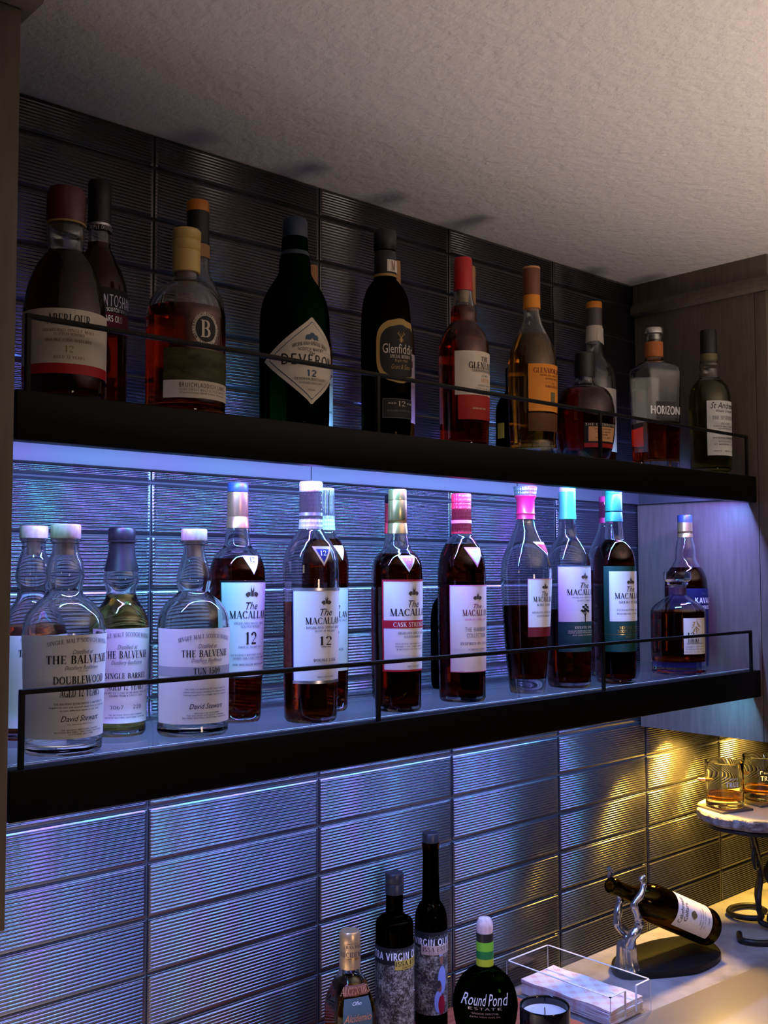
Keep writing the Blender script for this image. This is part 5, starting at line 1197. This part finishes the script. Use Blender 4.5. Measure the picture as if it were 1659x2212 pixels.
# acrylic napkin box
root = empty('napkin_box', (.6265, -.1055, ZCOUNT), 0, 'clear acrylic tray holding paper napkins, against the tiled wall', 'box')
W_, L_, H_, t_ = .0995, .194, .0485, .003
mb = MB()
mb.box(-.002, W_, -L_ / 2, L_ / 2, 0, t_)
mb.build('floor_panel', 'acrylic', root, 30)
mb = MB(); mb.box(-.002, W_, L_ / 2 - t_, L_ / 2, t_ + .0001, H_); mb.build('end_panel', 'acrylic', root, 30)
for xs in (-.002, W_ - t_):
    mb = MB(); mb.box(xs, xs + t_, -L_ / 2 + t_, L_ / 2 - t_, t_ + .0001, H_); mb.build('side_panel', 'acrylic', root, 30)
for a, b_ in ((-.002, .036), (.063, W_)):
    mb = MB(); mb.box(a, b_, -L_ / 2, -L_ / 2 + t_, t_ + .0001, H_); mb.build('front_lip', 'acrylic', root, 30)
mb = MB(); mb.box(.036, .063, -L_ / 2, -L_ / 2 + t_, t_ + .0001, .012); mb.build('front_lip', 'acrylic', root, 30)
# light caught on the acrylic edges, put in as white strips
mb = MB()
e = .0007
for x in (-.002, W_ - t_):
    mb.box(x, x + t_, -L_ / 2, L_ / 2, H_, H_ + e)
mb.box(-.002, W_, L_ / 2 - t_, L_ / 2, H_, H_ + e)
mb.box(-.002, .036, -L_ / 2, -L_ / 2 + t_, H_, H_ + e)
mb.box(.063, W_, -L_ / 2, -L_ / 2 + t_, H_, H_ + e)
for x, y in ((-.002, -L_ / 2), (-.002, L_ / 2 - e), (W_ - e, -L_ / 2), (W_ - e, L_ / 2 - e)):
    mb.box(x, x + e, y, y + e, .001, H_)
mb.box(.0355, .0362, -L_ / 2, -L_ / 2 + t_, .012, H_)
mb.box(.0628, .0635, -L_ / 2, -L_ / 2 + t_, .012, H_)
mb.build('edge_glint', 'white', root, 30)
# napkins: folded sheets, each a soft slab
for i in range(6):
    zz = ZCOUNT + .0033 + i * .0036
    rt_ = empty('paper_napkin', (.676 + random.uniform(-.001, .001), -.112 + random.uniform(-.001, .001), zz), radians(random.uniform(-1.2, 1.2)),
                'pink plaid paper napkin in the acrylic tray, ' + ('topmost of the stack' if i == 5 else 'lower in the stack'), 'napkin', 'napkins in the acrylic tray')
    mb = MB()
    nx, ny = 12, 16
    v, f = [], []
    for s_ in (0, 1):
        for j in range(ny + 1):
            for k in range(nx + 1):
                x = (-.041 + .082 * k / nx)
                y = (-.082 + .164 * j / ny)
                sag = .0009 * sin(j * .9 + i) * cos(k * .5) * (.3 + .7 * abs(2 * k / nx - 1))
                v.append((x, y, max(.00005, (s_ * .0032) + (sag if s_ else 0))))
    N = (nx + 1) * (ny + 1)
    for s_ in (0, 1):
        for j in range(ny):
            for k in range(nx):
                q = s_ * N + j * (nx + 1) + k
                fc = (q, q + 1, q + nx + 2, q + nx + 1)
                f.append(fc if s_ else tuple(reversed(fc)))
    edge = [k for k in range(nx + 1)] + [j * (nx + 1) + nx for j in range(1, ny + 1)] + [ny * (nx + 1) + k for k in range(nx - 1, -1, -1)] + [j * (nx + 1) for j in range(ny - 1, 0, -1)]
    for p, q in zip(edge, edge[1:] + edge[:1]):
        f.append((p, q, N + q, N + p))
    mb.add(v, f)
    mb.build('sheet', 'napkin_paper', rt_, 60)

# tilted wine bottle and its holder
zt = ZCOUNT + .012
outline = [(.799, -.101), (.802, -.085), (.8155, -.0685), (.834, -.057), (.8559, -.0501), (.885, -.046), (.9141, -.0454), (.9605, -.0518), (1.0043, -.0675), (1.022, -.079), (1.032, -.093), (1.034, -.108),
           (1.0285, -.128), (1.0048, -.1555), (.986, -.166), (.9602, -.172), (.9224, -.1727), (.899, -.168), (.8768, -.1573), (.850, -.142), (.8258, -.126), (.808, -.114)]
sm = spline([(x, y, 0) for x, y in outline + outline[:1]], 4)[:-1]
TX, TY = .8210, -.0951
root = empty('wine_holder', (TX, TY, ZCOUNT), 0, 'wine holder with twisted silver branches on a black teardrop base', 'wine holder')
mb = MB(); mb.prism([(p.x - TX, p.y - TY) for p in sm], .0, .012, bev=.0022)
mb.build('base', 'black_wood', root, 40)



def twist_limb(mb, pts, r0, r1, seg=14):
    P = spline(pts, 7)
    n = len(P)
    rad = [r0 + (r1 - r0) * (i / (n - 1)) for i in range(n)]
    rad = [r * (1 + .10 * sin(i * .8)) for i, r in enumerate(rad)]
    mb.tube(P, rad, seg)


mb = MB()
# flared, fluted trunk
v, f = [], []
rings = [(.0205, .0122), (.0185, .016), (.0160, .024), (.0150, .036), (.0150, .046), (.0135, .053), (.010, .0565)]
seg = 40
for r, z in rings:
    for q in range(seg):
        a = 2 * pi * q / seg
        rr = r * (1 + .075 * sin(a * 9 + z * 60) * (1 if z < .05 else .4)) * (1 - .12 * cos(2 * a))
        v.append((rr * cos(a) * .95, rr * sin(a), z))
for i in range(len(rings) - 1):
    for q in range(seg):
        f.append((i * seg + q, i * seg + (q + 1) % seg, (i + 1) * seg + (q + 1) % seg, (i + 1) * seg + q))
f.append(tuple(range(seg - 1, -1, -1)))
f.append(tuple((len(rings) - 1) * seg + q for q in range(seg)))
mb.add(v, f)
mb.build('trunk', 'polished_pewter', root, 60)
mb = MB()
twist_limb(mb, [(.006, .004, .046), (.0115, .0097, .0612), (-.003, .014, .075), (-.006, .014, .0857), (-.0007, .0145, .1049), (.0056, .0155, .1165), (-.003, .0185, .137), (-.0156, .0185, .1555), (-.0175, .016, .164), (-.0233, .0167, .1708)], .0078, .0040)
mb.build('branch', 'polished_pewter', root, 60)
mb = MB()
twist_limb(mb, [(-.002, -.005, .046), (-.0037, -.0133, .0662), (.0095, -.016, .0769), (.0095, -.0165, .088), (.0060, -.0165, .097), (-.0017, -.0165, .117), (.0107, -.0205, .1294), (.020, -.020, .143), (.0172, -.0174, .1523), (.0244, -.0189, .1556)], .0088, .0038)
mb.build('branch', 'polished_pewter', root, 60)

# wine bottle lying in the holder: local +z runs from base to mouth
ax0 = Vector((TX + .1859, TY - .0372, ZCOUNT + .0422))
ax1 = Vector((TX - .0340, TY + .0068, ZCOUNT + .1490))
axv = (ax1 - ax0)
Lb = axv.length
root = empty('wine_bottle', ax0, 0, 'olive dark wine bottle with cream label lying tilted in the silver branch holder', 'bottle')
zq = axv.normalized()
vd = (CAM - ax0).normalized()
yq = -(vd - zq * vd.dot(zq)).normalized()       # local -y looks at the viewer
lab_turn = radians(-6)
xq = yq.cross(zq)
root.rotation_euler = Matrix(((xq.x, yq.x, zq.x), (xq.y, yq.y, zq.y), (xq.z, yq.z, zq.z))).to_euler()
wp = smooth_profile([(.012, .001), (.024, 0.0011), (.0295, .0022), (.0312, .007), (.0312, .05), (.0312, Lb * .57), (.0295, Lb * .635), (.0215, Lb * .71), (.0145, Lb * .76), (.0122, Lb * .83), (.0113, Lb * .93), (.0128, Lb * .945), (.0128, Lb * .985), (.0122, Lb)], 4)
wsf = Surf(wp, 'round')
mb = MB()
lathe(mb, wp, wsf, 56, close_b=False)
inn = [(max(.0085, r - .0030), z) for r, z in wp if z > .008]
inn = [(.02, .0075)] + inn
k0 = len(mb.v)
lathe(mb, inn, wsf, 56, close_b=False, flip=True)
o0, i0 = (len(wp) - 1) * 56, k0 + (len(inn) - 1) * 56
mb.f += [(o0 + q, o0 + (q + 1) % 56, i0 + (q + 1) % 56, i0 + q) for q in range(56)]
mb.m += [0] * 56
mb.build('glass', 'olive_glass', root, 50)
mb = MB()
patch(mb, wsf, .35, 1.0, .030, .118, .0006, 0, nu=30)
lo = mb.build('label', 'cream', root, 60)
mb = MB()


def sideways(txt, h, w, font, aa, z, mi):
    r = wsf.R
    for p in text_polys(txt, h, w, font):
        vs = [wsf.pt(aa + v_ / r, z - u_, .0009) for u_, v_ in [(-q[1], q[0]) for q in p]]
        mb.add(vs, [tuple(range(len(vs)))], mi)


def across(txt, h, w, font, aa, z, mi):
    put_polys(mb, text_polys(txt, h, w, font), wsf, aa, z, .0009, mi)


across('Cakebread', .0085, .042, 'b', .30, .1035, 0)
across('Cellars', .0085, .030, 'b', .30, .0925, 0)
put_polys(mb, [ell(0, .004, .005, .005), ell(-.004, .001, .003, .004), ell(.004, .001, .003, .004), ell(0, -.003, .004, .003)], wsf, .30, .076, .0009, 1)
for i, t_ in enumerate(('NAPA VALLEY', 'CABERNET SAUVIGNON', 'ALC. 14.5% BY VOL.')):
    across(t_, .0028, (.024, .036, .030)[i], 'b', .30, .0585 - i * .006, 2)
across('2016', .004, .012, 's', .30, .037, 2)
mb.build('lettering', ['black', 'olive_dim', 'grey'], lo, None)

# stone slab on a wrought iron stand with two glasses on coasters
SX, SY, ZT = 1.195, -.132, -.160
root = empty('cake_stand', (SX, SY, ZCOUNT), 0, 'round pale stone slab on a curled black iron stand under the warm spot light', 'stand')
hh = ZT - ZCOUNT
rim = []
nn = 96
for i in range(nn):
    a = 2 * pi * i / nn
    w = 1 + .012 * sin(5 * a + 1) + .008 * sin(11 * a) + .006 * sin(23 * a + 2)
    rim.append((.128 * w * cos(a), .108 * w * sin(a)))
mb = MB()
v = []
lay = [(.965, hh), (.99, hh - .0012), (1.0, hh - .004), (.985, hh - .010), (.99, hh - .015), (.955, hh - .0195), (.93, hh - .0205)]
for j, (q, z) in enumerate(lay):
    for i, (x, y) in enumerate(rim):
        jit = 1 + (random.uniform(-.012, .012) if 1 < j < 6 else 0)
        v.append((x * q * jit, y * q * jit, z + (random.uniform(-.001, .001) if 2 < j < 5 else 0)))
f, mi_ = [], []
for j in range(len(lay) - 1):
    for i in range(nn):
        i2 = (i + 1) % nn
        f.append(((j + 1) * nn + i, (j + 1) * nn + i2, j * nn + i2, j * nn + i))
mb.add(v, f, 1)
mb.add(v[:nn], [tuple(range(nn))], 0)
mb.add(v[-nn:], [tuple(range(nn - 1, -1, -1))], 1)
mb.build('slab', ['slab_stone', 'slab_rim'], root, 40)
mb = MB()
ring = [(.112 * cos(2 * pi * i / 48), .093 * sin(2 * pi * i / 48), hh - .0255) for i in range(49)]
mb.tube(ring, .0046, 10, cap=False)
mb.build('support_ring', 'forged_iron', root, 60)
for i, a in enumerate((radians(200), radians(318), radians(48))):
    c, s_ = cos(a), sin(a)
    def P(r, z, sd=0):
        return (c * r - s_ * sd, s_ * r * .85 + c * sd, z)
    mb = MB()
    mb.tube(spline([P(.094, hh - .026), P(.080, hh - .040), P(.050, hh - .070), P(.018, hh - .100), P(.010, hh - .125), P(.028, hh - .150), P(.034, hh - .172), P(.018, hh - .192), P(.014, .0125), P(.030, .0085, .030), P(.062, .0065, .046), P(.094, .0065, .036), P(.112, .0065, .008), P(.108, .0065, -.016), P(.076, .0065, -.026)], 8), .0052, 10)
    mb.build('leg', 'forged_iron', root, 60)
    mb = MB()
    mb.tube(spline([P(.062, hh - .058), P(.070, hh - .075), P(.060, hh - .095), P(.040, hh - .100), P(.030, hh - .086), P(.040, hh - .072), P(.052, hh - .078)], 8), .004, 10)
    mb.build('scroll', 'forged_iron', root, 60)


def tumbler(x, y, label, rz):
    rt_ = empty('whisky_tumbler', (x, y, ZT + .0042), radians(rz), label, 'glass', 'whisky tumblers on the stone slab')
    R = .0345
    m_ = MB()
    lathe(m_, smooth_profile([(R * .86, 0), (R * .94, .0012), (R * .975, .005), (R * .985, .04), (R, .0805), (R - .0006, .0818)], 3), None, 56, close_b=False)
    o_ = len(m_.v)
    out_n = 16
    inn_ = [(R * .3, .0135), (R * .75, .0142), (R * .88, .0165), (R * .925, .022), (R * .935, .045), (R - .0020, .0805), (R - .0014, .0818)]
    lathe(m_, inn_, None, 56, close_b=False, flip=True)
    a0 = o_ - 1 - 56
    b0 = o_ + (len(inn_) - 1) * 56
    m_.f += [(a0 + q, a0 + (q + 1) % 56, b0 + (q + 1) % 56, b0 + q) for q in range(56)]
    m_.m += [0] * 56
    m_.build('glass', 'clear_glass', rt_, 50)
    m_ = MB()
    lathe(m_, [(R * .3 + .0002, .0133), (R * .75 + .0002, .014), (R * .88 + .0003, .0164), (R * .925 + .0003, .0215), (R * .925 + .0003, .0225)], None, 48)
    m_.build('whisky', 'whisky_gold', rt_, 50)
    m_ = MB()
    c_ = Vector((-R * .92, R * .33, .047))
    d_ = Vector((-.94, .34, 0)).normalized()
    prof_ = [(-.014, .0019), (-.012, .0027), (.004, .0027), (.009, .0024), (.013, .0013), (.0145, .0004)]
    m_.tube([c_ - d_ * t for t, r in prof_], [r for t, r in prof_], 14)
    m_.build('bullet', 'brass', rt_, 40)
    sfc = Surf([(R * .985, .03), (R, .0805)], 'round')
    m_ = MB()
    put_polys(m_, text_polys('TRUE', .0085, .026, 's'), sfc, 0, .041, .0003, 0)
    put_polys(m_, text_polys('BULLETPROOF', .0028, .018, 'b'), sfc, .06, .0535, .0003, 0)
    put_polys(m_, [quad(-.0135, .0, -.0135, .005, .0007), quad(-.0135, .005, -.0095, .005, .0007)], sfc, 0, .0525, .0003, 0)
    m_.build('lettering', 'white', rt_, None)


def coaster(x, y, rz, label):
    rt_ = empty('coaster', (x, y, ZT + .0001), radians(rz), label, 'coaster', 'coasters on the stone slab')
    m_ = MB()
    m_.box(-.036, .036, -.036, .036, 0, .004, bev=.0012)
    m_.build('tile', 'slate_coaster', rt_, 30)


coaster(1.135, -.094, -18, 'square dark coaster under the left tumbler')
tumbler(1.137, -.094, 'whisky tumbler with a brass bullet stuck in its wall, the left one, whole in view', -35)
coaster(1.232, -.112, -14, 'square dark coaster under the right tumbler at the picture edge')
tumbler(1.240, -.112, 'whisky tumbler with a brass bullet stuck in its wall, cut by the right picture edge', -42)

# taupe counter mat
root = empty('counter_mat', (.82, -.36, ZCOUNT), radians(-4.5), 'taupe glossy mat with rounded corner on the stone counter, bottom right', 'mat')
mb = MB()
def rrect(x0, x1, y0, y1, r, n=8):
    out = []
    for cx_, cy_, a0 in ((x1 - r, y1 - r, 0), (x0 + r, y1 - r, 90), (x0 + r, y0 + r, 180), (x1 - r, y0 + r, 270)):
        for i in range(n + 1):
            a = radians(a0 + 90 * i / n)
            out.append((cx_ + r * cos(a), cy_ + r * sin(a)))
    return out
mb.prism(rrect(-.23, .185, -.16, .150, .012), .0, .0028, bev=.0006)
mb.build('sheet', 'mat_taupe', root, 30)

# warm puck lights under the cabinets
def puck(px, py, power, col, label, blend=.35, size=112):
    rt_ = empty('puck_light', (px, py, ZCAB), 0, label, 'lamp')
    m_ = MB()
    lathe(m_, [(.030, 0), (.032, -.002), (.032, -.008), (.029, -.0095), (.027, -.0095), (.026, -.006)], None, 40)
    m_.f = [tuple(reversed(q)) for q in m_.f]
    m_.build('housing', 'brushed_steel', rt_, 40)
    m_ = MB()
    lathe(m_, [(.0255, -.0064), (.0255, -.0068)], None, 32)
    m_.f = [tuple(reversed(q)) for q in m_.f]
    m_.build('lens', 'puck_glow', rt_, 30)
    lamp('puck_beam', 'SPOT', (px, py, ZCAB - .012), power, col, (px, py, -1), spot_size=radians(size), spot_blend=blend, shadow_soft_size=.024)


puck(1.125, -.055, PUCK_POWER, (1.0, .58, .08), 'small round warm spot light under the right cabinet, shining on the stone slab', .5, 140)
puck(1.36, -.055, PUCK_POWER * .8, (1.0, .58, .08), 'added unseen warm spot light farther along under the right cabinet, brightening the wall', .5, 140)  # extra puck out of view, added to brighten the tiles at right
puck(-.46, -.13, PUCK_LEFT, (1.0, .80, .66), 'small round warm spot light under the left cabinet', .6, 150)
